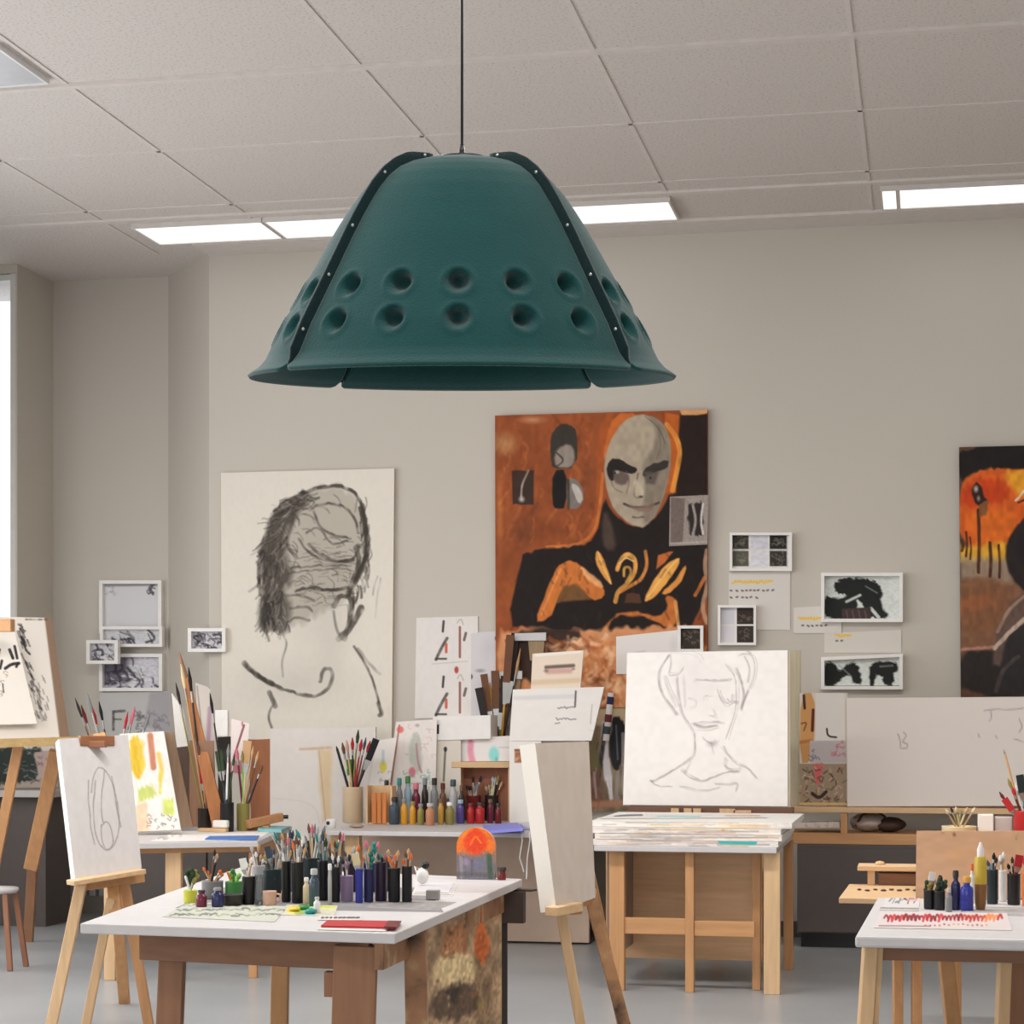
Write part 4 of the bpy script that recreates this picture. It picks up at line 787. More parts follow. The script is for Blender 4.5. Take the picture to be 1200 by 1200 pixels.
def faint(a):
    for pts in ([(1053, 860), (1056, 866), (1057, 874)], [(1060, 858), (1064, 862), (1058, 870), (1066, 872), (1064, 878), (1056, 876)], [(1155, 833), (1170, 831), (1185, 832), (1200, 830)], [(1163, 834), (1164, 842), (1161, 845)], [(1190, 866), (1200, 869)], [(1196, 842), (1200, 852), (1196, 858)], [(1148, 860), (1149, 864)], [(1168, 862), (1170, 865)]):
        a.line(pts, 1.2, (120, 110, 118), .7, 1.2, .3, .6)
    a.scribble(1210, 830, 1260, 870, 10, 1.2, (120, 110, 118), .5)
sheet('blank_board', 'wide blank white board with a few faint pencil marks, standing on the wooden ledge', 'board', [(992, 818), (1290, 816), (1290, 944), (993, 945)], on_y(yg + .03), .03, 220, (214, 205, 198), faint, (206, 196, 180))
def collage(a):
    a.poly([(938, 812), (955, 812), (955, 862), (950, 894), (937, 894)], (190, 140, 88)); a.line([(942, 815), (943, 830)], 3, (60, 42, 34)); a.line([(953, 832), (952, 856)], 3.4, (84, 36, 34)); a.line([(939, 848), (946, 846), (942, 856)], 1.6, (110, 74, 52)); a.line([(937, 870), (950, 868)], 4, (170, 112, 66))
    a.poly([(956, 812), (990, 812), (990, 868), (956, 868)], (206, 200, 194)); a.line([(969, 854), (970, 863), (980, 864)], 2, (50, 44, 44)); a.poly([(949, 868), (991, 868), (991, 894), (949, 894)], (180, 170, 170)); a.scribble(978, 870, 990, 884, 9, 1.6, (190, 104, 112), .7); a.scribble(949, 876, 957, 890, 6, 1.4, (110, 104, 110), .7)
    a.poly([(937, 895), (992, 895), (992, 944), (937, 944)], (150, 130, 108)); a.poly([(952, 896), (964, 895), (960, 920), (954, 918)], (196, 96, 96), 1, 2, 2)
    for _ in range(90): x = random.uniform(937, 992); y = random.uniform(896, 943); q = random.uniform(0, 3); a.line([(x, y), (x + 5 * math.cos(q), y + 5 * math.sin(q))], 1.6, random.choice(((84, 64, 56), (188, 170, 140), (110, 96, 70), (70, 54, 52), (170, 130, 120))), .7, 1)
    a.line([(952, 930), (960, 936), (968, 928)], 4, (60, 46, 44)); a.line([(937, 942), (992, 942)], 3, (196, 170, 120))
sheet('collage_board', 'narrow collage of ochre strips and sketches, left of the blank white board', 'collage', [(937, 812), (993, 812), (993, 944), (937, 944)], on_y(yg + .07), .02, 100, (200, 190, 180), collage)
sheet('paper_pile', 'folded papers lying on the ledge shelf, under the collage', 'paper', [(930, 964), (984, 963), (984, 970), (930, 970)], on_y(yg + .06), .25, 40, (206, 196, 188), lambda a: a.scribble(935, 965, 980, 970, 8, 1, (170, 150, 140)))
t = thing('cloth_bag', 'slumped grey and brown cloth bag on the ledge shelf under the blank board', 'bag', PY(1025, 970, yg + .15)); b = MB(); b.blob(Vector((PY(1018, 964, yg + .16).x, yg + .2, zz2 - .03 + .06)), .12, .12, .058, 10, .12); b.build('bag_body', mat((190, 178, 172), .8), t); b = MB(); b.blob(Vector((PY(1042, 964, yg + .16).x, yg + .18, zz2 - .03 + .048)), .1, .1, .046, 10, .12); b.build('bag_flap', mat((74, 56, 50), .8), t)
b = MB(); b.tube([PY(1003, 968, yg + .12), PY(1010, 955, yg + .09), PY(1025, 950, yg + .09), PY(1036, 956, yg + .1), PY(1042, 964, yg + .12)], .008); b.build('strap', mat((60, 44, 40), .7), t)

# ---- far left easel and boards
yk = 12.3
Qf = [(-40, 722), (60, 724), (82, 866), (-40, 868)]
plk = on_quad(Qf, (12.4, 12.6, 12.3))
def brushy(a):
    a.poly([(52, 722), (64, 724), (84, 868), (70, 868)], (128, 104, 86), 1, 2)
    for _ in range(60):
        u = random.random(); x = 22 + u * 24 + random.gauss(0, 3); y = 730 + u * 110; a.line([(x, y), (x + 2 + random.random() * 3, y + random.uniform(3, 10))], random.uniform(1, 2.6), (48, 44, 46), .75 * (1 - u * .5), 1, .3, .5)
    for _ in range(16): x = random.uniform(42, 56); y = random.uniform(790, 850); a.line([(x, y), (x + 2, y + 6)], 1.3, (110, 100, 96), .6, 1)
    a.line([(30, 726), (54, 726)], 2, (70, 56, 46), .7, 1.2, .6)
sheet('drawing_board', 'tall brown-edged drawing board with loose black brushwork, on the far left easel', 'drawing', Qf, plk, .03, 140, (212, 205, 196), brushy, (104, 82, 66))
def ink(a):
    for pts, w_ in (([(2, 762), (-1, 774)], 3.5), ([(5, 775), (3, 784)], 3), ([(14, 762), (18, 772)], 3.4), ([(20, 758), (23, 772)], 3), ([(9, 784), (16, 779), (25, 778)], 3.6), ([(24, 778), (22, 782)], 3), ([(1, 792), (2, 800)], 1.6), ([(6, 802), (7, 812)], 1.4)): a.line(pts, w_, (34, 31, 33), .95, 1, .1)
    a.scribble(0, 785, 10, 815, 8, 1, (120, 80, 74), .5)
pk2 = lambda px, py: plk(px, py) - FWD * .06
sheet('ink_sheet', 'white sheet with bold black ink strokes, in front of the brown-edged board', 'paper', [(-40, 742), (20, 740), (46, 848), (-40, 850)], pk2, .01, 90, (220, 213, 204), ink)
b = MB(); b.box(P(4, 733, 12.2), (.14, .08, .08)); b.build('x', WOODH) if False else None
t = thing('brush_box', 'small wooden box of brushes at the top of the far left easel', 'box', P(5, 740, 12.15)); b = MB(); b.box(P(6, 733, 12.15), (.10, .06, .075)); b.build('box_body', WOODH, t, bevel=.004)
kz = thing('easel', 'brown wooden easel in the far left corner, with one long bent leg', 'easel', foot(30, 13.0))
leg(kz, P(66, 880, 12.5), P(36, 1018, 12.75), .085, .05, WOOD); leg(kz, P(40, 985, 12.8), foot(33, 12.95), .06, .045, BROWN, name='leg_extension'); leg(kz, plk(20, 868) + FWD * .06, foot(-25, 12.6), .06, .04, WOOD); leg(kz, plk(10, 735) + FWD * .06, plk(10, 868) + FWD * .06, .07, .03, WOOD, name='mast')
b = MB(); b.bar(plk(-40, 872) - FWD * .03, plk(92, 868) - FWD * .03, .05, .1, (0, 0, 1)); b.build('easel_tray', mat((196, 164, 112), .5, kind='woodh'), kz)
def clutter(a):
    a.poly([(8, 860), (28, 860), (28, 878), (8, 878)], (96, 56, 38)); a.poly([(26, 850), (62, 850), (64, 880), (26, 880)], (186, 176, 166)); a.line([(38, 852), (40, 862)], 2, (60, 54, 52)); a.line([(44, 858), (58, 860)], 1.5, (130, 110, 100)); a.poly([(-20, 878), (46, 876), (48, 915), (-20, 920)], (44, 50, 46), 1, 3, 3)
    for _ in range(26): x = random.uniform(0, 48); y = random.uniform(880, 912); a.line([(x, y), (x + random.uniform(3, 8), y + random.uniform(-4, 4))], 1.3, random.choice(((150, 140, 136), (84, 96, 88), (30, 32, 31), (110, 104, 104))), .7, 1)
    a.poly([(40, 882), (64, 880), (64, 912), (44, 914)], (158, 138, 132), 1, 2, 2); a.scribble(44, 884, 60, 906, 10, 1.4, (104, 74, 74), .6)
sheet('collage_board', 'dark green and grey collage leaning below the far left easel tray', 'collage', [(-40, 876), (66, 874), (66, 922), (-40, 925)], on_y(13.0), .02, 100, (150, 138, 128), clutter)
st = thing('stool', 'small white seated stool cut off by the left photo edge', 'stool', foot(-5, 11.6)); zs = P(0, 1040, 11.6).z
b = MB(); b.lathe([(.01, -.03), (.11, -.03), (.125, -.015), (.12, 0), (.01, 0)], P(-4, 1040, 11.6), 24); b.build('seat', TOPW, st)
for dx, dy in ((-.07, -.06), (.08, -.06), (-.07, .07), (.08, .07)): p = P(-4, 1040, 11.6) + Vector((dx, dy, -.03)); leg(st, p, Vector((p.x + dx * .6, p.y + dy * .6, 0)), .03, .03, mat((140, 96, 72), .5, kind='wood'))
# colourful canvas behind the oval sketch
def colours(a):
    a.poly([(150, 862), (166, 862), (172, 905), (160, 915), (152, 900)], (204, 176, 70), 1, 4, 3); a.line([(156, 870), (162, 910)], 7, (196, 156, 40), .7, 3); a.line([(176, 862), (180, 900)], 7, (176, 110, 84), .9, 2); a.line([(186, 884), (190, 905), (188, 915)], 5, (230, 176, 84), .9, 3); a.line([(188, 905), (188, 930)], 4, (196, 190, 90), .7); a.poly([(160, 925), (180, 920), (186, 932), (164, 940)], (178, 186, 98), .9, 4, 3); a.poly([(190, 938), (203, 936), (204, 955), (192, 956)], (184, 194, 92), .9, 3, 2); a.poly([(158, 945), (172, 940), (176, 975), (160, 976)], (222, 180, 150), .9, 3)
    a.spot(198, 880, 6, 18, (196, 210, 216), .6); a.scribble(165, 955, 205, 970, 14, 1.2, (104, 96, 92), .6); a.line([(194, 862), (206, 930)], 3, (226, 196, 190), .6, 3); a.speck(.08, 20)
sheet('colour_study', 'canvas with yellow, orange and lime brush marks, behind the oval sketch canvas', 'painting', [(140, 860), (192, 857), (212, 972), (150, 975)], on_quad([(140, 860), (192, 857), (212, 972)], (12.0, 12.0, 11.7)), .025, 110, (214, 206, 200), colours)
b = MB(); b.slab([P(*p, 12.05) for p in ((191, 858), (203, 858), (226, 968), (210, 972))], FWD * .02); tag(b.build('wood_board', mat((150, 122, 98), .6, kind='wood')), 'bare brown board edge just behind the yellow and lime canvas', 'board')
# white canvas with a wooden strip, right of the brush bundle
def plain(a): a.line([(352, 878), (388, 876)], 3, (190, 150, 120), .8, 1.5, .3); a.poly([(374, 878), (390, 878), (388, 962), (378, 962)], (206, 180, 140), .8, 5, 2); a.line([(374, 880), (382, 962)], 1.2, (170, 130, 100), .6); a.line([(318, 935), (370, 940), (376, 972)], 1, (196, 180, 170), .5); a.speck(.02, 20)
sheet('canvas', 'plain white canvas with a faint wooden coloured stripe, right of the tall brush bundle', 'canvas', [(316, 854), (440, 852), (440, 985), (316, 985)], on_y(12.95), .03, 110, (210, 203, 197), plain)
# bench behind the right table, brown board, plank
d_ = 8.6
b0 = P(1085, 1000, 8.35); sb = thing('side_bench', 'pale wooden bench hidden behind the tan board, carrying brush pots', 'bench', foot(1180, 8.9))
b = MB(); wallbox(b, P(1100, 980, 8.4).x, P(1330, 980, 8.4).x, P(1088, 980, 8.4).y, P(1088, 980, 9.4).y, .83, .86); b.build('bench_top', WOODH, sb)
for x in (P(1104, 980, 8.4).x + .05, P(1310, 980, 8.4).x):
    for y in (P(1088, 980, 8.45).y, P(1088, 980, 9.3).y): leg(sb, (x, y + .02, .83), (x, y + .02, 0), .05, .05)
Qt = [(1074, 974), (1290, 974), (1290, 1053), (1073, 1053)]
plt_ = on_y(P(1073, 1053, 7.74).y)
def tan(a): a.spot(1130, 1000, 40, 14, (222, 170, 124), .6); a.spot(1105, 976, 3, 2, (140, 100, 80), .5); a.spot(1119, 978, 2.6, 3.4, (110, 50, 40), .9); a.line([(1192, 984), (1193, 978)], 1.3, (170, 140, 120)); a.speck(.06, 16)
sheet('drawing_board', 'tan wooden board standing along the back of the white table with jars', 'board', Qt, plt_, .02, 120, (206, 164, 130), tan, (190, 150, 116))
lb = thing('plank_bench', 'low pale plank beside the tan board, with a row of dark paint dabs', 'bench', foot(1060, 8.2))
zp = P(1040, 1050, 8.2).z
q = [PZ(*p, zp) for p in ((995, 1036), (1082, 1036), (1080, 1054), (983, 1052))]
b = MB(); b.slab(q, (0, 0, -.022)); b.build('plank', PALEH, lb, bevel=.003)
for px in (1052, 1074): leg(lb, PZ(px, 1046, zp - .022), Vector((PZ(px, 1046, zp).x, PZ(px, 1046, zp).y, 0)), .04, .04)
for i in range(8):
    px = 1007 + i * 9.4; p = PZ(px, 1043 + (i % 2), zp); b = MB(); b.blob(p + Vector((0, 0, .002)), .011 * random.uniform(.7, 1.1), .026, .004, 8, .3); tag(b.build('paint_dab', mat((60, 50, 46), .4)), 'dark paint dab, %s in the row on the low pale plank' % nth(i, 8), 'paint', 'paint dabs on the plank')
wb = thing('wooden_box', 'brown wooden box with a pale overhanging lid, on the low plank beside the tan board', 'box', PZ(1050, 1037, zp))
dq = dep(PZ(1050, 1037, zp)); k = dq / F
zc0 = zp + .001; b = MB(); yy = PZ(1050, 1037, zp).y; 
b.box((P(1052, 1030, dq).x + .02, yy + .03, zc0 + .025), (.20, .12, .05)); b.build('box_body', BROWNH, wb)
b = MB(); b.box((P(1050, 1030, dq).x - .0, yy + .02, zc0 + .072), (.32, .16, .022)); b.build('box_lid', PALEH, wb, bevel=.003)
b = MB(); b.box((P(1021, 1028, dq).x, yy - .02, zc0 + .03), (.03, .03, .06)); b.build('peg', PALE, wb)
b = MB(); b.lathe([(.01, 0), (.022, 0), (.018, .012), (.004, .016)], (P(1031, 1010, dq).x, yy + .02, zc0 + .083), 12); b.build('lid_knob', PALE, wb)
# ================================================================== jars, bottles, brushes
COLN = {'black': (24, 23, 26), 'dark teal': (30, 44, 46), 'navy': (38, 40, 84), 'blue': (48, 56, 150), 'plum': (44, 30, 52), 'lilac': (150, 128, 160), 'cream': (214, 196, 158), 'grey': (128, 128, 130), 'white': (228, 226, 222),
        'maroon': (110, 36, 58), 'lime yellow': (196, 196, 66), 'beige': (214, 190, 158), 'pink-beige': (200, 160, 140), 'orange': (222, 110, 50), 'amber': (212, 150, 44), 'olive': (140, 130, 70), 'copper': (188, 128, 94), 'ochre': (196, 150, 62), 'red': (176, 40, 44),
        'brown': (110, 74, 52), 'tan': (196, 156, 114), 'teal': (40, 130, 124), 'green': (66, 128, 66), 'dark green': (46, 66, 40), 'pink': (206, 110, 128), 'violet': (88, 76, 140), 'dark red': (104, 28, 32), 'slate': (62, 76, 88), 'dark': (44, 38, 36), 'pale blue': (150, 176, 190), 'yellow': (216, 186, 60), 'light green': (130, 186, 90), 'silver': (176, 176, 176)}
def cm(n, rough=.35, **k): return mat(COLN[n], rough, **k)
GLASSC = mat((190, 196, 196), .1, kind='glass')
def base_at(px, py, z): return PZ(px, py, z)
def jar_mesh(c, r, h, m, name, taper=1.0):
    b = MB(); t = min(.004, r * .15); b.lathe([(r * .9, 0), (r, .006), (r * taper, h - .004), (r * taper + .001, h), (r * taper - t, h), (r * taper - t, h * .25), (r * .5, .012), (.001, .011)], c, 20); return b.build(name, m, loc=c)
ROWS = {}
def ordinal_labels():
    for key, L in ROWS.items():
        L.sort(key=lambda e: e[0]); n = len(L)
        for i, (px, o, col, noun, where) in enumerate(L):
            o['label'] = '%s %s, %s %s' % (col, noun, nth(i, n) if n > 1 else 'the one', where)
            for a_, b_ in ((' from the ', ' from '), (' in the ', ' in '), (' the ', ' ')):
                if len(o['label'].split()) > 16: o['label'] = o['label'].replace(a_, b_)
def reg(row, px, o, col, noun, where, cat, group):
    o['category'] = cat; o['group'] = group; ROWS.setdefault(row, []).append((px, o, col, noun, where))
def bunch(row, where, c, r, h, tips, d, group):
    """brushes, pencils and sticks standing in a jar; each tip is (px, py, handle, head, kind)"""
    for px, py, hc, bc, kd in tips:
        tip = P(px, py, d + random.uniform(-.5, .5) * r); ax0 = tip - c
        off = Vector((-ax0.x, -ax0.y, 0)); off = off * min(1, r * .35 / max(off.length, 1e-4)) if off.length else off
        lean = Vector((ax0.x, ax0.y, 0)); rimpt = lean * min(1.0, (r * .55) / max(lean.length, 1e-4)); k = h / max(tip.z - c.z, h + .01)
        bpt = c + Vector((0, 0, .015)) + (rimpt - lean * k) / max(1e-3, (1 - k)) * 1.0 if lean.length * k > r * .6 else c + off + Vector((0, 0, .015))
        if (bpt - c).length > r * .7 + .02: q = bpt - c - Vector((0, 0, .015)); bpt = c + Vector((0, 0, .015)) + q * (r * .6 / max(q.length, 1e-4))
        ax = (tip - bpt); L_ = ax.length; u = ax / L_; s_ = d / F; w0 = 1.25 * s_ * random.uniform(.85, 1.2)
        if kd == 'pencil':
            o = thing('pencil', '', 'pencil', bpt, group); b = MB(); b.tube([bpt, bpt + u * L_ * .95], w0 * 1.15, 6); b.build('shaft', cm(hc, .5), o); b = MB(); b.tube([bpt + u * L_ * .95, tip], [w0 * 1.15, w0 * .2], 6); b.build('point', cm(bc, .6), o); noun = 'pencil'
        elif kd == 'flat':
            o = thing('flat_brush', '', 'brush', bpt, group); b = MB(); b.tube([bpt, bpt + u * L_ * .62], w0 * 1.1, 7); b.build('handle', cm(hc, .45), o)
            b = MB(); b.bar(bpt + u * L_ * .62, bpt + u * L_ * .74, w0 * 3, w0 * 1.8, None, w0 * 6, w0 * 2.4); b.build('ferrule', METAL, o); b = MB(); b.bar(bpt + u * L_ * .74, tip, w0 * 6, w0 * 2.4, None, w0 * 6.6, w0 * 1.2); b.build('bristles', cm(bc, .8), o); noun = 'flat brush'
        elif kd == 'leaf':
            o = thing('foliage_sprig', '', 'sprig', bpt, group); b = MB(); b.tube([bpt, tip], w0 * .7, 5); b.build('stem', cm(hc, .7), o); b = MB()
            for q in range(5): p = bpt + u * L_ * (.62 + .09 * q); b.blob(p + Vector((random.uniform(-1, 1), random.uniform(-1, 1), 0)) * 2.5 * s_, 2.6 * s_, 2.2 * s_, 3 * s_, 5, .3)
            b.build('leaves', cm(bc, .8), o); noun = 'leafy sprig'
        else:
            o = thing('paint_brush', '', 'brush', bpt, group); b = MB(); b.tube([bpt, bpt + u * L_ * .35, bpt + u * L_ * .78], [w0 * .6, w0 * 1.1, w0 * .8], 7); b.build('handle', cm(hc, .4), o)
            b = MB(); b.tube([bpt + u * L_ * .78, bpt + u * L_ * .85], w0 * 1.05, 8); b.build('ferrule', METAL, o); b = MB(); b.tube([bpt + u * L_ * .85, bpt + u * L_ * .92, tip], [w0 * 1.1, w0 * 1.7, w0 * .35], 8); b.build('bristles', cm(bc, .85), o); noun = 'brush'
        reg(row, px, o, (bc + ' tipped ' + hc) if bc != hc else hc, noun, where, o['category'], group)
def jar(row, where, px, py, w, h, col, z, tips=(), noun='jar', jd=None, m=None, taper=1.0, name='paint_jar'):
    c = base_at(px, py, z); d = dep(c); s_ = d / F; r = w * s_ / 2; H = h * s_
    o = jar_mesh(c, r, H, m or cm(col), name, taper); reg(row, px, o, col, noun, where, 'jar', 'jars ' + where.split(' ', 1)[1] if False else row)
    if tips: bunch(row + jd, 'in the ' + jd, c, r, H, tips, d, 'brushes in the ' + jd)
    return c, r, H, d, o
def bottle(row, where, px, py, w, h, col, cap, z, noun='bottle', neck=.5, label=None, capfrac=.16):
    c = base_at(px, py, z); d = dep(c); s_ = d / F; r = w * s_ / 2; H = h * s_; b = MB()
    o = thing('paint_bottle', '', 'bottle', c, row); reg(row, px, o, col, noun, where, 'bottle', row)
    hb = H * (1 - capfrac); b.lathe([(r * .92, 0), (r, r * .12), (r, hb * .74), (r * .9, hb * .82), (r * neck, hb * .9), (r * neck, hb)], c, 18); b.build('bottle_body', cm(col, .22), o)
    b = MB(); b.lathe([(r * neck * 1.25, hb), (r * neck * 1.25, H * .97), (r * neck, H)], c, 16); b.build('cap', cm(cap, .4), o)
    if label: b = MB(); b.lathe([(r * 1.015, hb * .18), (r * 1.02, hb * .2), (r * 1.02, hb * .58), (r * 1.015, hb * .6)], c, 18); b.build('paper_label', cm(label, .6), o)
    return c, o
def rt_tips(x0, x1, y0, y1, n, pal, kinds=('brush',)):
    out = []
    for i in range(n):
        hc, bc = random.choice(pal); out.append((x0 + (x1 - x0) * (i + random.uniform(.25, .75)) / n, random.uniform(y0, y1), hc, bc, random.choice(kinds)))
    return out
Z1 = TZ + .0012
FR = 'jars on the front work table'; FW = 'in the dense row on the front table'
B_, O_, T_, G_, W_ = 'brush', 'orange', 'tan', 'grey', 'white'
jar(FR, FW, 223, 1058, 16, 15, 'lime yellow', Z1, [(219, 1020, 'dark green', 'dark green', 'leaf'), (226, 1018, 'dark green', 'dark green', 'leaf'), (232, 1021, 'dark green', 'olive', 'leaf'), (217, 1026, 'white', 'white', 'pencil'), (227, 1029, 'white', 'white', 'pencil')], jd='small lime yellow jar')
jar(FR, FW, 249, 1053, 25, 21, 'grey', Z1, [(238, 1016, 'tan', 'orange', B_), (243, 1020, 'tan', 'orange', B_), (248, 1024, 'white', 'orange', B_), (252, 995, 'brown', 'dark', B_), (255, 1000, 'black', 'tan', B_), (259, 1019, 'tan', 'orange', B_), (262, 1023, 'brown', 'orange', B_)], jd='short grey jar')
jar(FR, FW, 274, 1053, 20, 20, 'green', Z1, [(266, 1021, 'orange', 'orange', 'pencil'), (270, 1024, 'green', 'light green', 'leaf'), (275, 1020, 'green', 'green', 'leaf'), (280, 1025, 'green', 'light green', 'leaf')], jd='green jar')
jar(FR, FW, 272, 1061, 24, 13, 'dark', Z1, noun='bowl', taper=1.1, name='bowl')
jar(FR, FW, 291, 1060, 15, 33, 'black', Z1, [(284, 1006, 'white', 'white', 'flat'), (289, 1010, 'white', 'white', B_), (295, 1004, 'tan', 'white', B_)], jd='black jar left of the clear tube')
jar(FR, FW, 303.5, 1060, 10, 35, 'grey', Z1, noun='clear glass tube jar', m=GLASSC)
jar(FR, FW, 321, 1050, 26, 32, 'dark teal', Z1, [(309, 1002, 'dark green', 'olive', B_), (313, 992, 'slate', 'slate', 'flat'), (317, 1006, 'grey', 'grey', B_), (321, 994, 'black', 'slate', B_), (326, 1000, 'silver', 'grey', B_), (331, 996, 'white', 'silver', B_)], jd='jar behind the pink-beige mug')
c, r, H, d, mug = jar(FR, FW, 316, 1061, 16, 17, 'pink-beige', Z1, noun='mug with an arched handle', name='mug')
b = MB(); b.tube([c + RGT * (r * .9) + UP * H * .8, c + RGT * (r * 1.5) + UP * H * .75, c + RGT * (r * 1.6) + UP * H * .35, c + RGT * (r * .95) + UP * H * .2], r * .18, 8); b.build('handle', cm('pink-beige'), mug)
jar(FR, FW, 335.5, 1057, 11, 48, 'black', Z1, [(330, 984, 'white', 'silver', B_), (334, 992, 'silver', 'grey', B_), (338, 980, 'white', 'pink', B_), (341, 996, 'tan', 'tan', B_)], jd='slim black jar right of the mug')
jar(FR, FW, 349, 1058, 14, 48, 'black', Z1, [(343, 986, 'tan', 'orange', B_), (347, 978, 'white', 'brown', B_), (351, 990, 'white', 'silver', B_), (355, 981, 'silver', 'white', B_), (358, 992, 'brown', 'tan', B_)], jd='black jar beside the cream bottle')
jar(FR, FW, 379, 1055, 13, 47, 'black', Z1, [(370, 976, 'teal', 'teal', B_), (374, 986, 'slate', 'grey', B_), (378, 974, 'silver', 'slate', B_), (382, 982, 'teal', 'dark green', B_), (386, 978, 'grey', 'silver', B_)], jd='black jar right of the slate bottle')
jar(FR, FW, 393.5, 1057, 10, 41, 'black', Z1, [(389, 1000, 'plum', 'white', B_), (393, 1006, 'black', 'plum', B_), (397, 1003, 'tan', 'white', B_)], jd='black jar left of the lilac jar')
jar(FR, FW, 406.5, 1056, 15, 30, 'lilac', Z1, [(401, 1006, 'plum', 'plum', B_), (406, 1010, 'white', 'lilac', B_), (410, 1002, 'brown', 'plum', B_)], jd='lilac jar')
jar(FR, FW, 421, 1058, 9, 40, 'blue', Z1, [(416, 1000, 'cream', 'cream', 'flat'), (421, 1006, 'tan', 'cream', B_)], jd='bright blue jar')
jar(FR, FW, 432, 1057, 11, 39, 'navy', Z1, [(428, 998, 'silver', 'silver', B_), (433, 992, 'tan', 'tan', B_), (437, 988, 'teal', 'teal', 'leaf'), (441, 992, 'teal', 'teal', B_)], jd='navy jar')
jar(FR, FW, 446.5, 1056, 14, 46, 'plum', Z1, [(443, 1000, 'plum', 'slate', B_), (448, 1004, 'black', 'black', B_)], jd='dark plum jar')
jar(FR, FW, 462, 1057, 14, 40, 'black', Z1, [(455, 1003, 'tan', 'orange', B_), (459, 1008, 'cream', 'orange', B_), (463, 1001, 'orange', 'orange', B_), (467, 996, 'brown', 'tan', B_)], jd='black jar right of the plum jar')
jar(FR, FW, 477, 1057, 12, 42, 'black', Z1, [(472, 1006, 'cream', 'orange', B_), (475, 997, 'tan', 'brown', B_), (479, 994, 'brown', 'tan', B_), (482, 1000, 'tan', 'orange', B_)], jd='black jar by the grey block')
# the back row
FB = 'jars at the back of the front work table'; FBW = 'in the back row on the front table'
pal = [('white', 'silver'), ('tan', 'orange'), ('grey', 'slate'), ('silver', 'white'), ('brown', 'tan'), ('cream', 'pink'), ('slate', 'teal'), ('tan', 'brown'), ('black', 'grey')]
for i, (px, w_, h_, col, n, xa, xb, ya, yb_) in enumerate(((303, 16, 30, 'silver', 7, 292, 314, 986, 1006), (434, 16, 34, 'navy', 7, 424, 446, 982, 1004), (340, 18, 36, 'grey', 9, 316, 350, 970, 994), (366, 20, 40, 'dark teal', 10, 345, 382, 962, 986), (392, 18, 40, 'slate', 9, 374, 404, 972, 1000), (414, 16, 34, 'plum', 7, 402, 422, 986, 1006), (453, 14, 34, 'dark', 6, 442, 466, 990, 1010))):
    jar(FB, FBW, px, 1044 + (i % 2), w_, h_, col, Z1, rt_tips(xa, xb, ya, yb_, n, pal), jd=col + ' back-row jar')
FT = 'bottles on the front work table'; FTW = 'bottle among the front table jars'
for px, py, w_, h_, col, cap, noun in ((236, 1063, 13, 20, 'maroon', 'dark', 'small round-shouldered'), (255, 1063, 14, 23, 'navy', 'grey', 'squat'), (359, 1059, 8, 31, 'cream', 'white', 'slim'), (368, 1062, 12, 44, 'slate', 'silver', 'tapering'), (371.5, 1070, 8, 19, 'white', 'silver', 'little'), (386.5, 1060, 4.5, 48, 'silver', 'white', 'needle-thin')):
    bottle(FT, FTW, px, py, w_, h_, col, cap, Z1, noun=noun, neck=.55 if noun != 'needle-thin' else .8)
# loose things on the front table
def scr(a):
    for y in (1060, 1066, 1072):
        x = 206 + (y - 1060) * -.6
        while x < 330: a.line([(x, y + random.uniform(-2, 2)), (x + random.uniform(3, 9), y + random.uniform(-2.2, 2.2)), (x + random.uniform(6, 10), y)], random.uniform(.8, 1.8), random.choice(((92, 92, 84), (126, 130, 110), (70, 68, 66))), .7, 1); x += random.uniform(4, 9)
    a.speck(.06, 30)
sheet('scribble_sheet', 'pale green sheet of dark scribbles at the corner of the front table', 'paper', [(222, 1057), (338, 1062), (322, 1080), (190, 1074)], on_z(Z1 + .001), .001, 120, (170, 172, 160), scr)
def pal_a(a):
    a.spot(345, 1067, 9, 4, (206, 190, 70), .9, 2); a.spot(357, 1064, 9, 4, (96, 180, 80), .9, 2); a.spot(363, 1069, 7, 4, (84, 190, 186), .8, 2); a.spot(382, 1063, 12, 2.4, (180, 186, 80), .8, 2); a.spot(351, 1070, 6, 2, (120, 140, 60), .8, 2); a.speck(.1, 20)
sheet('palette_sheet', 'paint-blotched sheet of green, yellow and turquoise in front of the jars', 'paper', [(336, 1060), (396, 1061), (392, 1073), (330, 1072)], on_z(Z1 + .001), .001, 70, (176, 172, 156), pal_a)
for k, (px, py, col) in enumerate(((345, 1067, 'yellow'), (356, 1065, 'green'), (364, 1070, 'teal'))):
    c = PZ(px, py, Z1 + .003); b = MB(); b.blob(c + UP * .006, .02, .03, .010, 8, .25); tag(b.build('paint_blob', cm(col, .3)), col + ' blob of wet paint on the blotched sheet', 'paint', 'paint blobs on the blotched sheet')
sheet('print_strip', 'white strip with a broken line of black marks, in front of the tall jars', 'paper', [(374, 1073), (424, 1073), (424, 1078), (372, 1078)], on_z(Z1 + .002), .001, 80, (186, 181, 178), lambda a: [a.line([(377 + k * 5, 1075.5), (377 + k * 5 + random.uniform(1.5, 4), 1075.2)], 1.8, (42, 38, 38), .9, .8) for k in range(9)])
c0 = PZ(366, 1084, Z1 + .004); b = MB(); b.bar(PZ(383, 1082.5, Z1 + .006), PZ(452, 1084, Z1 + .006), .03, .010, (0, 0, 1)) if False else None
rp = thing('paint_stick', 'long flat red paint stick lying along the near edge of the front table', 'paint stick', PZ(420, 1082, Z1)); b = MB(); b.slab([PZ(384, 1078, Z1 + .010), PZ(470, 1079, Z1 + .010), PZ(464, 1086, Z1 + .010), PZ(376, 1084, Z1 + .010)], (0, 0, -.009)); b.build('stick_body', cm('red', .4), rp, bevel=.002)
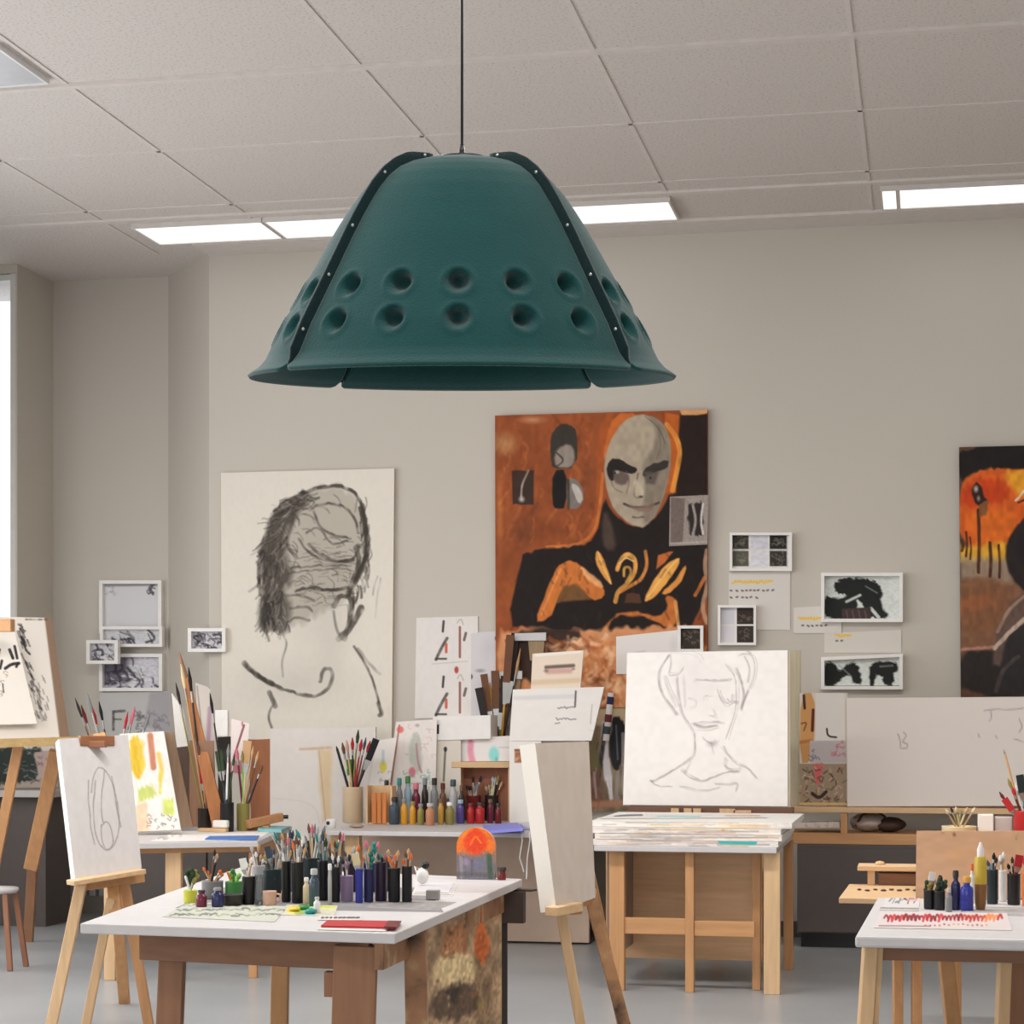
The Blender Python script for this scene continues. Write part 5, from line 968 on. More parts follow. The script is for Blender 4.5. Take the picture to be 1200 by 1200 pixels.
b = MB(); b.slab([PZ(455, 1078.6, Z1 + .014), PZ(470.5, 1079, Z1 + .014), PZ(464.5, 1086.2, Z1 + .014), PZ(450, 1085.6, Z1 + .014)], (0, 0, -.004)); b.build('end_cap', cm('dark red', .4), rp)
sheet('white_card', 'narrow white card in front of the red paint stick', 'paper', [(376, 1085.5), (456, 1087.5), (452, 1091), (372, 1089)], on_z(Z1 + .002), .0015, 40, (190, 185, 182))
sheet('grey_cloth', 'grey paint-wiped cloth spread flat under the right end of the jars', 'cloth', [(440, 1053), (535, 1057), (512, 1066), (430, 1063)], on_z(Z1 + .0003), .0008, 50, (134, 130, 128), lambda a: (a.spot(470, 1060, 20, 4, (96, 92, 92), .6), a.speck(.2, 16)))
b = MB(); c = PZ(506, 1055, Z1); b.box(c + Vector((0, .02, .019)), (.05, .035, .036), .1); tag(b.build('eraser_block', mat((150, 146, 144), .6), bevel=.003), 'small grey eraser block standing right of the last black jar', 'eraser')
for k in range(3):
    sheet('paper_sheet', ['lowest', 'middle', 'topmost'][k] + ' white sheet in the loose pile between the jars and the arched panel', 'paper', [(488 + k * 3, 1036 - k), (536 - k * 2, 1036 - k), (530 - k * 2, 1050 - k * 2), (482 + k * 2, 1049 - k * 2)], on_z(Z1 + .001 + .003 * k), .0022, 12, (192 - k * 4, 187 - k * 3, 184), None, group='loose pile on the front table')
c = PZ(495, 1036, Z1 + .012); cup = thing('bird_figurine', 'tiny white bird-like figurine with a dark head behind the paper pile', 'figurine', c)
b = MB(); b.blob(c + UP * .033, .026, .022, .033, 10); b.build('figurine_body', cm('white', .3), cup); b = MB(); b.blob(c + UP * .075 + RGT * .012, .017, .015, .015, 8); b.build('figurine_head', cm('black', .3), cup); b = MB(); b.tube([c + UP * .04 - RGT * .02, c + UP * .07 - RGT * .03, c + UP * .06 - RGT * .012], .004, 6); b.build('figurine_tail', cm('white', .3), cup)
def smear(a):
    for _ in range(60): x = random.uniform(235, 520); y = random.uniform(1040, 1066); a.spot(x, y, random.uniform(8, 26), random.uniform(1, 3.4), random.choice(((112, 109, 112), (84, 81, 86), (150, 147, 145), (128, 122, 118))), .8)
    for _ in range(30): x = random.uniform(235, 520); y = random.uniform(1040, 1066); a.line([(x, y), (x + random.uniform(5, 18), y + random.uniform(-1, 1))], 1.2, random.choice(((96, 92, 94), (130, 140, 120), (170, 120, 110))), .5, 1)
    a.speck(.1, 20)
sheet('drop_cloth', 'long grey paint-smeared cloth spread under the dense row of jars', 'cloth', [(262, 1040), (500, 1040), (520, 1069), (205, 1064)], on_z(Z1 - .0004), .0004, 150, (122, 119, 121), smear)
# arched painted panel
def arch(px0, px1, ytop, ybot, yplane, th, label):
    Q = [(px0, ytop), (px1, ytop), (px1, ybot), (px0, ybot)]; a = Art(Q, 70, (220, 112, 46))
    a.speck(.1, 10); a.poly([(530, 1000), (585, 1000), (585, 1040), (530, 1040)], (112, 108, 116), 1, 8, 5); a.spot(557, 985, 14, 16, (214, 66, 38), .95, 2.2); a.line([(551, 990), (557, 978), (564, 988)], 2, (240, 130, 50), .8, 1.5); a.spot(546, 1010, 6, 6, (170, 140, 180), .8); a.spot(560, 1012, 8, 8, (110, 110, 150), .7); a.line([(540, 1005), (541, 1028)], 4, (150, 140, 140), .7); a.line([(573, 1003), (575, 1028)], 6, (58, 84, 60), .8, 2); a.spot(540, 975, 5, 10, (236, 150, 60), .7); a.line([(553, 1008), (553, 1026)], 2.4, (90, 88, 96), .7); a.line([(535, 1024), (580, 1026)], 5, (84, 84, 88), .6, 3); a.speck(.12, 30)
    ny, nx = a.ny, a.nx; W2 = (px1 - px0) / 2; cx = (px0 + px1) / 2; H = ybot - ytop
    hw = lambda y: math.sqrt(max(0.02, 1 - ((ytop + W2 * .95 - y) / (W2 * .95)) ** 2)) if y < ytop + W2 * .95 else 1.0
    b = MB(); V = []
    for j in range(ny):
        for i in range(nx): y = a.Y[j, i]; V.append(PY(cx + (a.X[j, i] - cx) * hw(y), y, yplane))
    cols = np.ones((ny * nx, 4)); k = np.clip(a.C, 0, 255) / 255; cols[:, :3] = (np.where(k <= .04045, k / 12.92, ((k + .055) / 1.055) ** 2.4) * ALB).reshape(-1, 3)
    out = [0 * nx + i for i in range(nx)] + [j * nx + nx - 1 for j in range(1, ny)] + [(ny - 1) * nx + i for i in range(nx - 2, -1, -1)] + [j * nx for j in range(ny - 2, 0, -1)]
    b.v = list(V); b.f = [(j * nx + i, (j + 1) * nx + i, (j + 1) * nx + i + 1, j * nx + i + 1) for j in range(ny - 1) for i in range(nx - 1)]; b.sm = [False] * len(b.f)
    n0 = len(b.v); b.v += [V[i] + Vector((0, th, 0)) for i in out]; m = len(out)
    b.f += [(out[k], out[(k + 1) % m], n0 + (k + 1) % m, n0 + k) for k in range(m)] + [tuple(range(n0, n0 + m))]; b.sm += [False] * (m + 1)
    return tag(b.build('arched_panel', ART, colors=np.vstack([cols, np.tile(np.array([[.55, .5, .46, 1]]), (m, 1))])), label, 'painting')
arch(535, 580, 970, 1030.5, PZ(557, 1030.5, Z1).y, .02, 'small arched panel painted orange over grey, standing at the far corner of the front table')
bottle('redjar', 'little jar right of the arched panel', 588, 1031, 10, 15, 'dark red', 'dark', Z1, noun='lidded', neck=.85, capfrac=.3)

# ---------------------------------------------------------------- right table
RR = 'jars on the white table with splayed legs'; RW = 'on the white table with splayed legs'
jar(RR, RW, 1089, 1065, 13, 22, 'black', Z1, [(1084, 1033, 'dark green', 'dark green', 'leaf'), (1088, 1036, 'dark green', 'olive', 'leaf'), (1093, 1022, 'white', 'white', 'flat'), (1096, 1030, 'brown', 'pink-beige', B_)], jd='first black jar, splayed-leg table')
jar(RR, RW, 1101, 1066, 13, 22, 'black', Z1, [(1099, 1030, 'dark green', 'dark green', 'leaf'), (1103, 1028, 'dark green', 'dark teal', 'leaf'), (1107, 1033, 'slate', 'dark green', 'leaf')], jd='second black jar, splayed-leg table')
jar(RR, RW, 1163, 1059, 13, 40, 'dark teal', Z1, [(1157, 1008, 'dark red', 'slate', B_), (1161, 1012, 'white', 'pale blue', 'flat'), (1165, 999, 'black', 'black', B_), (1168, 1004, 'slate', 'dark', B_)], jd='jar right of the fat yellow brush')
jar(RR, RW, 1175, 1056, 9, 36, 'white', Z1, [(1172, 1002, 'white', 'white', B_), (1176, 998, 'tan', 'white', B_)], jd='slim white jar')
jar(RR, RW, 1188, 1060, 15, 36, 'black', Z1, [(1181, 1012, 'black', 'black', B_), (1186, 1004, 'black', 'dark', B_), (1190, 1010, 'red', 'dark red', B_), (1195, 1002, 'dark red', 'red', 'flat')], jd='black jar near the photo edge')
jar(RR, RW, 1204, 1062, 12, 40, 'orange', Z1, [(1200, 1005, 'red', 'red', B_), (1205, 1000, 'tan', 'red', B_)], jd='orange jar at the photo edge')
RB = 'bottles on the white table with splayed legs'; RBW = 'bottle on the white table with splayed legs'
for px, py, w_, h_, col, cap, noun, lab in ((1112, 1068, 8, 27, 'grey', 'silver', 'small clear', None), (1120, 1066, 11, 46, 'navy', 'dark', 'long-necked', None), (1133, 1067, 15, 40, 'blue', 'ochre', 'bright', None), (1139, 1058, 6, 46, 'white', 'orange', 'slim', None)):
    bottle(RB, RBW, px, py, w_, h_, col, cap, Z1, noun=noun, neck=.5, label=lab, capfrac=.18)
bs = thing('glue_brush', 'fat yellow-topped brown brush standing white tip up on the splayed-leg table', 'brush', PZ(1149, 1066, Z1)); c = PZ(1149, 1066, Z1); s_ = dep(c) / F
b = MB(); b.lathe([(5 * s_, 0), (6.5 * s_, 8 * s_), (7 * s_, 30 * s_)], c, 16); b.build('handle', mat((128, 88, 46), .4), bs); b = MB(); b.lathe([(7 * s_, 30 * s_), (7 * s_, 58 * s_), (5.5 * s_, 62 * s_)], c, 16); b.build('collar', mat((190, 164, 54), .4), bs); b = MB(); b.lathe([(4 * s_, 62 * s_), (4.2 * s_, 70 * s_), (1 * s_, 79 * s_)], c, 14); b.build('bristles', cm('white', .8), bs)
def redrow(a):
    x = 1036
    while x < 1172:
        c_ = random.choice(((150, 34, 44), (176, 48, 52), (120, 28, 36))) if x < 1125 else random.choice(((170, 56, 44), (150, 40, 36), (206, 120, 70)))
        a.line([(x, 1078 + random.uniform(-2, 2)), (x + 3, 1071 + random.uniform(-1.5, 2)), (x + 5, 1078 + random.uniform(-2, 1))], random.uniform(2, 3.4), c_, .9, 1); x += 4.6
    for k in range(14): a.spot(1085 + k * 5.5, 1084 + random.uniform(-1, 1), 1.4, 1, random.choice(((170, 90, 50), (190, 140, 70), (120, 60, 50))), .8, 2)
    a.line([(1030, 1085), (1090, 1085.5)], 1, (90, 60, 60), .8)
sheet('colour_chart', 'white chart with a long row of red dabs on the splayed-leg table', 'paper', [(1033, 1068), (1180, 1070), (1186, 1090), (1024, 1087)], on_z(Z1 + .001), .001, 200, (188, 178, 176), redrow)
def sw(a):
    for k in range(9): a.line([(1042 + k * 3.6, 1056 + random.uniform(-3, 3)), (1044 + k * 3.6 + random.random() * 2, 1054 + random.uniform(-3, 3))], random.uniform(1, 2.2), random.choice(((46, 44, 46), (110, 110, 116), (70, 96, 130))), .85, .9)
    a.line([(1064, 1055), (1075, 1055)], 3, (216, 150, 140), .7); a.line([(1030, 1064), (1076, 1065)], 1.6, (74, 70, 70), .7, 1, .4)
sheet('swatch_sheet', 'white swatch sheet of small black and blue marks, on the splayed-leg table', 'paper', [(1040, 1052), (1078, 1052.5), (1076, 1067), (1030, 1066)], on_z(Z1 + .001), .001, 70, (188, 183, 181), sw)
sheet('grey_cloth', 'grey cloth lying flat behind the red chart under the black jars', 'cloth', [(1140, 1062), (1240, 1064), (1240, 1074), (1120, 1071)], on_z(Z1 - .0004 + .0006), .0004, 40, (150, 146, 144), lambda a: a.speck(.15, 10))

# ---------------------------------------------------------------- pots on the side bench behind the tan board
ZB = .861; SBW = 'on the bench behind the tan board'
jar('benchpots', SBW, 1124, 990, 40, 22, 'cream', ZB, [(1108, 948, 'tan', 'cream', B_), (1114, 946, 'olive', 'dark', B_), (1120, 945, 'cream', 'cream', B_), (1126, 949, 'olive', 'olive', B_), (1134, 946, 'cream', 'tan', B_), (1143, 946, 'tan', 'cream', B_)], noun='pot', jd='low pot behind the tan board')
for px, w_, g, nm in ((1155, 18, (230, 226, 220), 'taller white block-shaped box behind the tan board'), (1176, 20, (196, 190, 186), 'greyer white box beside the red brushes behind the tan board')):
    c = PZ(px, 990, ZB); s_ = dep(c) / F; b = MB(); b.box(c + UP * (36 if px < 1160 else 33) * s_ / 2, (w_ * s_, .07, (36 if px < 1160 else 33) * s_)); tag(b.build('white_box', mat(g, .5), bevel=.004), nm, 'box')
jar('benchpots', SBW, 1203, 992, 30, 42, 'red', ZB, [(1171, 928, 'red', 'dark red', B_), (1176, 878, 'tan', 'grey', 'pencil'), (1177, 936, 'red', 'red', 'flat'), (1181, 912, 'dark green', 'olive', B_), (1186, 922, 'dark red', 'red', B_), (1190, 916, 'white', 'white', B_), (1195, 908, 'teal', 'dark teal', 'flat'), (1199, 918, 'dark red', 'dark', B_), (1206, 905, 'black', 'teal', B_)], noun='pot', jd='red pot at the photo edge')
sheet('paper_sheet', 'white paper lying at the left end of the bench behind the tan board', 'paper', [(1086, 985), (1112, 985), (1112, 994), (1086, 994)], on_z(ZB + .05), .05, 10, (226, 222, 214))

# ---------------------------------------------------------------- wall desk
Z2 = dz + .0012
DR = 'bottles on the wall desk'; DW = 'bottle in the front row on the wall desk'
cupt = [(394, 874, 'black', 'black', 'pencil'), (401, 870, 'cream', 'brown', B_), (406, 867, 'tan', 'pink-beige', B_), (410, 890, 'green', 'green', 'flat'), (416, 892, 'green', 'green', 'pencil'), (413, 864, 'black', 'red', B_), (420, 855, 'olive', 'dark green', B_), (424, 866, 'red', 'red', B_), (429, 864, 'dark red', 'slate', B_), (434, 868, 'brown', 'red', B_), (441, 866, 'black', 'black', 'flat')]
jar('deskcup', 'standing on the wall desk beside the wooden crate', 413.5, 964, 24, 42, 'beige', Z2, cupt, noun='cylinder cup', jd='beige cylinder cup', name='brush_cup')
c = PZ(444, 966, Z2); s_ = dep(c) / F; wb = thing('wooden_crate', 'small wooden holder with orange upright slats, right of the beige cup', 'crate', c); H = 45 * s_; Wd = 32 * s_
b = MB()
for dx in (-Wd / 2, Wd / 2 - .012): b.box(c + Vector((dx + .006, .05, H / 2)), (.012, .10, H))
b.box(c + Vector((0, .095, H / 2)), (Wd - .024, .01, H)); b.box(c + Vector((0, .05, .005)), (Wd - .024, .08, .01)); b.build('crate_body', PALE, wb)
for k in range(3): b = MB(); b.box(c + Vector((-Wd * .18 + k * Wd * .19, -.006 + .012, H * .42)), (Wd * .15, .014, H * .8)); b.build('slat', mat((206, 124, 62), .5, kind='wood'), wb)
for px, py, w_, h_, col, cap in ((462, 966, 12, 32, 'slate', 'dark'), (473.5, 966, 8.5, 30, 'amber', 'grey'), (483.5, 966, 8, 27, 'amber', 'olive'), (493, 966.5, 8, 25, 'olive', 'grey'), (504, 967, 10.5, 26, 'copper', 'silver'), (516.5, 966, 7, 30, 'ochre', 'brown'), (527, 966, 10, 26, 'olive', 'white'), (539.5, 965, 9, 28, 'violet', 'pale blue'), (551.5, 965, 9, 24, 'red', 'dark red'), (562.5, 965, 11, 25, 'red', 'dark'), (574.5, 964.5, 7, 28, 'maroon', 'brown'), (584, 965, 8, 24, 'dark red', 'dark')):
    bottle(DR, DW, px, py, w_, h_, col, cap, Z2, noun='paint', neck=.6)
DR2 = 'bottles at the back of the wall desk'; DW2 = 'bottle in the back row on the wall desk'
for px, py, w_, h_, col, cap in ((453, 964.2, 8, 50, 'grey', 'dark'), (468, 963.6, 8, 52, 'grey', 'teal'), (478, 963.3, 9, 54, 'pale blue', 'green'), (487.5, 963.5, 10, 46, 'maroon', 'pink'), (498, 963.4, 8, 52, 'dark', 'grey'), (509, 963.6, 9, 52, 'grey', 'dark'), (519, 963.4, 8, 46, 'brown', 'dark red'), (531, 963.4, 10, 50, 'silver', 'slate'), (541, 963.8, 7, 44, 'dark', 'brown')):
    bottle(DR2, DW2, px, py, w_, h_, col, cap, Z2, noun='tall', neck=.55)
# open crate shelf with brushes
c = PZ(566, 962.6, Z2); d_ = dep(c); s_ = d_ / F; cr = thing('crate_shelf', 'open pale wooden crate with a flat top board, on the wall desk', 'crate', c); H = 70 * s_
b = MB(); b.box(c + Vector((-3 * s_, .065, H - .02)), (70 * s_, .13, .04)); b.build('top_board', PALEH, cr, bevel=.003)
for sx in (-30, 31): b = MB(); b.box(c + Vector((sx * s_, .07, (H - .04) / 2)), (.02, .10, H - .04)); b.build('side_board', PALE, cr)
b = MB(); b.box(c + Vector((0, .122, (H - .04) / 2)), (62 * s_ - .02, .01, H - .04)); b.build('back_board', mat((150, 94, 70), .6, kind='wood'), cr)
for k, (px, w_, n, xa, xb, col) in enumerate(((555, 17, 6, 545, 566, 'dark red'), (576, 16, 7, 567, 590, 'dark'))):
    jar('cratejars', 'inside the open crate on the wall desk', px, 962.2 - k * .4, w_, 30, col, Z2, rt_tips(xa, xb, 908, 922, n, [('brown', 'tan'), ('tan', 'dark'), ('cream', 'silver'), ('black', 'olive'), ('silver', 'grey')]), jd=col + ' jar inside the crate')
c = PZ(481, 963, Z2)
bx = thing('folded_case', 'lavender blue folded case lying at the right front edge of the wall desk', 'case', PZ(588, 970, Z2)); b = MB(); b.slab([PZ(566, 966.5, Z2 + .03), PZ(606, 964, Z2 + .05), PZ(613, 970, Z2 + .045), PZ(566, 974, Z2 + .02)], (0, 0, -.018)); b.build('case_lid', mat((128, 128, 206), .5), bx); b = MB(); b.slab([PZ(566, 967.5, Z2 + .014), PZ(612, 966, Z2 + .026), PZ(614, 973, Z2 + .022), PZ(568, 975, Z2 + .012)], (0, 0, -.011)); b.build('case_base', mat((106, 108, 186), .5), bx)
c = PZ(622, 972, Z2); b = MB(); b.box(c + UP * .022, (.1, .06, .042)); tag(b.build('box', mat((190, 188, 202), .5), bevel=.003) , 'small pale grey box right of the lavender case on the wall desk', 'box')
c = PZ(388, 970, Z2); tn = thing('tin', 'small white tin with a dark spot at the left end of the wall desk', 'tin', c); b = MB(); b.lathe([(.03, 0), (.032, .004), (.032, .05), (.028, .054)], c, 20); b.build('tin_body', WHITE, tn); b = MB(); q = c + Vector((-.01, -.0325, .03)); b.tube([q, q + Vector((0, .004, 0))], .012, 12); b.build('dark_spot', cm('navy'), tn)
b = MB(); c = PZ(418, 970, Z2); b.blob(c + UP * .01, .045, .03, .011, 8, .2); tag(b.build('paint_rag', mat((176, 150, 124), .8)), 'crumpled tan paint rag in front of the beige cup', 'rag')
ye = yd0 - .006
for k, px in enumerate((611, 620)):
    p = [PY(px, 974, ye + .03), PY(px, 973.5, ye - .0), PY(px + 1, 985, ye - .006), PY(px - 2, 1005, ye - .006), PY(px + (-1 if k else 1) * 3, 1022 + 8 * k, ye - .006)]; p[0].z = Z2 + .004; p[1].z = Z2 + .004
    b = MB(); b.tube(p, .004, 6); tag(b.build('cord', cm('white', .7)), ['shorter', 'longer'][k] + ' white cord hanging over the front edge of the wall desk', 'cord')
# sheets, pads and canvases standing behind the bottles
YS = 13.0
def watercol(a):
    a.line([(468, 850), (460, 905), (458, 925)], 2, (150, 80, 74), .7, 1.2); a.spot(469, 855, 4, 4, (214, 96, 92), .8, 2); a.poly([(480, 860), (494, 858), (496, 900), (488, 910), (480, 890)], (170, 176, 164), .7, 3, 2); a.spot(489, 850, 4, 3, (120, 110, 116), .6); a.line([(488, 872), (490, 895), (494, 905)], 2.6, (170, 120, 130), .7); a.spot(477, 884, 3, 2, (160, 170, 170), .6); a.spot(483, 905, 4, 6, (206, 96, 110), .8, 2); a.scribble(475, 900, 508, 925, 14, 1.6, (130, 176, 164), .7, 4); a.scribble(460, 850, 510, 900, 8, 1, (190, 150, 150), .4, 5); a.speck(.03, 20)
sheet('watercolour_sheet', 'pale watercolour sheet with a red stem and a grey-green figure, behind the desk bottles', 'painting', [(464, 846), (512, 843), (510, 940), (452, 942)], on_y(YS), .004, 90, (220, 212, 206), watercol)
sheet('watercolour_sheet', 'small leaning sheet with a yellow blot, between the beige cup and the watercolours', 'painting', [(442, 868), (465, 864), (456, 922), (432, 924)], on_y(YS - .08), .004, 50, (222, 216, 210), lambda a: (a.spot(449, 898, 4, 7, (214, 200, 70), .9, 2), a.line([(449, 880), (449, 895)], 3, (150, 170, 190), .6, 2), a.scribble(438, 905, 456, 918, 6, 1, (130, 130, 130), .5)))
sheet('pencil_sheet', 'beige-grey sheet with two dark slanted brush lines, behind the desk bottles', 'drawing', [(506, 868), (540, 866), (540, 935), (500, 937)], on_y(YS + .03), .004, 60, (206, 198, 186), lambda a: (a.line([(508, 872), (500, 895), (494, 912)], 2.2, (84, 80, 78), .8), a.line([(522, 877), (521, 895), (520, 915)], 2.4, (92, 86, 76), .8), a.spot(522, 878, 2, 3, (50, 46, 44), .9, 2), a.scribble(502, 888, 512, 905, 6, 1, (150, 150, 140), .6)))
sheet('colour_study', 'white sheet with a pink figure and a turquoise patch, above the open crate', 'painting', [(532, 866), (600, 862), (600, 892), (531, 892)], on_y(YS + .06), .004, 90, (224, 218, 214), lambda a: (a.line([(552, 870), (551, 880), (554, 893)], 7, (222, 130, 156), .85, 3, .2), a.spot(551, 868, 3, 3, (190, 110, 130), .8), a.spot(579, 884, 6, 9, (130, 206, 200), .85, 2), a.spot(582, 890, 3, 5, (90, 160, 170), .7), a.line([(585, 876), (600, 876)], 2, (196, 190, 196), .8)))
c = PY(541, 866, YS + .08); b = MB(); b.slab([PY(*p, YS + .02) for p in ((507, 840), (575, 838), (575, 866), (506, 868))], (0, WY - YS - .021, 0)); wbx = thing('white_box', 'long white box with one black dash, high behind the desk bottles', 'box', c); b.build('box_body', WHITE, wbx, bevel=.004); b = MB(); b.slab([PY(*p, YS + .0185) for p in ((512, 849), (514.5, 849), (514.5, 860), (512, 860))], (0, .001, 0)); b.build('black_dash', BLACK, wbx)
def brushpics(a):
    for oy in (0, 65):
        a.line([(520, 728 + oy), (519, 740 + oy)], 2.6, (52, 48, 46), .9); a.line([(524, 748 + oy), (517, 760 + oy), (511, 773 + oy)], 3.4, (70, 66, 62), .85, 1.2, .2); a.line([(523, 755 + oy), (523, 764 + oy)], 3.2, (190, 84, 66), .9); a.line([(511, 772 + oy), (523, 772 + oy)], 2.2, (52, 48, 46), .8); a.line([(539, 735 + oy), (539, 770 + oy)], 2.6, (130, 74, 66), .85); a.line([(546, 742 + oy), (544, 750 + oy)], 3, (84, 70, 66), .8); a.line([(536, 730 + oy), (540, 724 + oy), (543, 732 + oy)], 1, (150, 140, 134), .7)
    a.spot(535, 785, 2.4, 4, (170, 60, 54), .9, 2); a.line([(507, 778), (548, 775)], 1.4, (190, 184, 180), .8); a.speck(.02, 20)
sheet('poster_sheet', 'white sheet repeating two rows of thin brush studies, left of the orange canvas', 'drawing', [(488, 724), (560, 722), (560, 840), (486, 842)], on_y(WY - .008), .006, 130, (214, 208, 204), brushpics)
sheet('grey_sheet', 'pale grey translucent sheet between the brush studies and the hanging flat brushes', 'paper', [(552, 742), (596, 738), (596, 850), (552, 852)], on_y(WY - .016), .006, 60, (200, 196, 198), lambda a: (a.spot(563, 786, 8, 3, (110, 108, 112), .7), a.spot(582, 748, 2, 3, (46, 44, 46), .9, 2), a.spot(552, 793, 2, 3, (60, 58, 60), .8, 2), a.spot(573, 760, 14, 20, (182, 180, 184), .6)))
ph = PY(585, 865, 12.98); PHZ = ph.z
c = PY(584, 962, 13.24); c.z = Z2
holder = thing('brush_tub', 'dark tall tub of broad house brushes, rising behind the white boxes', 'tub', c); b = MB(); s_ = dep(c) / F; b.lathe([(.06, 0), (.068, .35), (.072, .54), (.067, .54), (.06, .3), (.01, .02)], c, 24); b.build('tub_body', cm('dark', .5), holder)
bt = [(561, 806, 'brown', 'dark', 'flat'), (567, 790, 'ochre', 'brown', 'flat'), (574, 800, 'brown', 'ochre', B_), (580, 786, 'dark', 'brown', 'flat'), (586, 806, 'tan', 'dark red', B_), (591, 792, 'olive', 'dark', 'flat'), (598, 744, 'ochre', 'brown', 'flat'), (604, 742, 'brown', 'dark', 'flat'), (610, 760, 'dark', 'tan', B_)]
bunch('tub', 'in the dark tub', c, .068, .54, bt, dep(c), 'house brushes in the dark tub')
for k, (x0, y0_, x1, nm) in enumerate(((603, 742, 640, 'upper'), (578, 787, 612, 'lower'))):
    rl = thing('scraper', nm + ' grey metal scraper hooked up beside the house brushes', 'tool', PY((x0 + x1) / 2, y0_ + 8, WY - .08)); b = MB(); b.slab([PY(*p, WY - .085) for p in ((x0, y0_), (x1, y0_ - 1), (x1, y0_ + 9), (x0, y0_ + 9))], (0, .03, 0)); b.build('blade', mat((186, 184, 184), .35, .4), rl, bevel=.003); b = MB(); b.slab([PY(*p, WY - .075) for p in ((x0 + 16, y0_ + 9), (x1 - 2, y0_ + 9), (x1 - 4, y0_ + 32), (x0 + 18, y0_ + 32))], (0, .015, 0)); b.build('handle', mat((150, 126, 92), .5, kind='wood'), rl)
def pad(a):
    a.line([(604, 818), (672, 816)], 5, (206, 204, 204), .8, 2); a.line([(675, 810), (674, 828)], 2, (64, 58, 62), .8); a.line([(694, 826), (692, 848)], 1.4, (170, 166, 164), .7)
    for x0, x1, y in ((654, 672, 829), (652, 674, 843)):
        x = x0
        while x < x1: a.line([(x, y + random.uniform(-2, 1)), (x + 2, y + random.uniform(-2, 2)), (x + 3, y)], 1.2, (104, 98, 100), .8, 1); x += 4
    a.line([(651, 848), (656, 847)], 1.2, (104, 98, 100), .7); a.line([(690, 855), (700, 858)], 1, (190, 186, 180), .5); a.speck(.015, 10)
sheet('sketch_pad', 'wide white sketch pad with two short lines of handwriting, above the blank taupe canvas', 'sketch pad', [(601, 808), (708, 805), (693, 868), (597, 868)], lambda px, py: PY(px, py, PZ(614, 964, Z2).y), .03, 150, (224, 219, 214), pad)
sheet('postcard', 'peach card with a framed little lip-like picture, on the lower edge of the orange canvas', 'card', [(624, 766), (684, 762), (680, 806), (622, 808)], lambda px, py: PY(px, py, PZ(614, 964, Z2).y + .005), .02, 70, (222, 206, 188), lambda a: (a.line([(640, 782), (672, 780)], 4, (84, 66, 60), .8, 2), a.line([(642, 787), (668, 786)], 6, (196, 150, 140), .8, 3), a.spot(640, 786, 4, 3, (90, 76, 70), .7), a.spot(672, 784, 3, 2, (80, 60, 54), .7), a.line([(624, 800), (680, 797)], 6, (206, 176, 140), .6, 3), a.line([(628, 768), (680, 764)], 3, (232, 226, 220), .8)))
sheet('paper_sheet', 'torn white sheet overlapping the lower right of the orange canvas, above the pencil head board', 'paper', [(722, 746), (797, 738), (797, 790), (722, 790)], on_y(WY - .06), .004, 60, (220, 214, 210), lambda a: (a.line([(738, 766), (756, 763)], 1.4, (180, 172, 170), .6), a.spot(790, 755, 8, 14, (186, 180, 182), .5)))
wp = thing('snapshot_board', 'upright white board with a brown snapshot at its top, beside the blank taupe canvas', 'board', PY(614, 962, 12.85)); yw = PZ(614, 964, Z2).y
a = Art([(597, 868.5), (634, 868.5), (634, 964), (597, 964)], 50, (222, 217, 212)); a.poly([(603, 878), (623, 878), (623, 894), (603, 894)], (172, 120, 88), 1, 1); a.line([(604, 890), (622, 888)], 3, (196, 156, 130), .9); a.scribble(605, 884, 620, 893, 8, 1, (110, 70, 52), .7); a.line([(604, 879), (622, 879)], 2.5, (120, 80, 60), .8); art_mesh('panel_face', a, on_y(yw), .02, wp)
def figure(a):
    a.speck(.4, 8); a.poly([(688, 832), (735, 828), (735, 850), (690, 850)], (196, 176, 140), .8, 4)
    a.poly([(718, 838), (730, 842), (732, 870), (726, 905), (716, 900), (715, 870)], (36, 36, 40), 1, 2, 1.5); a.poly([(703, 846), (714, 842), (714, 890), (719, 935), (714, 940), (706, 900)], (196, 190, 192), 1, 2, 1.5); a.line([(709, 850), (706, 880), (700, 920)], 5, (40, 36, 38), .9, 2, .2); a.line([(724, 905), (722, 940)], 4, (140, 134, 134), .8); a.line([(730, 860), (731, 930)], 4, (150, 146, 146), .8)
    a.poly([(686, 868), (700, 868), (704, 905), (688, 915)], (104, 96, 64), .8, 4, 3); a.poly([(686, 905), (700, 900), (708, 945), (688, 948)], (110, 70, 62), .8, 4, 3); a.line([(696, 905), (699, 935)], 2.6, (150, 142, 138), .7); a.line([(690, 943), (735, 941)], 8, (170, 120, 92), .8, 4); a.line([(722, 850), (724, 890)], 2, (110, 110, 120), .7)
    for _ in range(20): x = random.uniform(688, 733); y = random.uniform(850, 945); a.line([(x, y), (x + random.uniform(-2, 2), y + 8)], 1.4, random.choice(((60, 52, 50), (170, 160, 156), (120, 92, 70))), .5, 1)
sheet('figure_painting', 'narrow dark painting of a pale leg-like figure, left of the pencil head board', 'painting', [(686, 830), (736, 826), (736, 950), (686, 952)], on_y(WY - .04), .038, 90, (120, 104, 84), figure)
rp = thing('rolled_print', 'thin rolled print striped blue and red, leaning above the narrow dark painting', 'roll', PY(712, 870, WY - .062)); b = MB(); b.tube([PY(716, 812, WY - .064), PY(710, 868, WY - .064)], .022, 12); b.build('roll_body', cm('white', .5), rp)
for k, (t_, cn) in enumerate(((.08, 'navy'), (.45, 'maroon'), (.7, 'slate'))): b = MB(); p0 = PY(716, 812, WY - .064); p1 = PY(710, 868, WY - .064); b.tube([p0.lerp(p1, t_), p0.lerp(p1, t_ + .16)], .0226, 12); b.build('stripe', cm(cn, .5), rp)

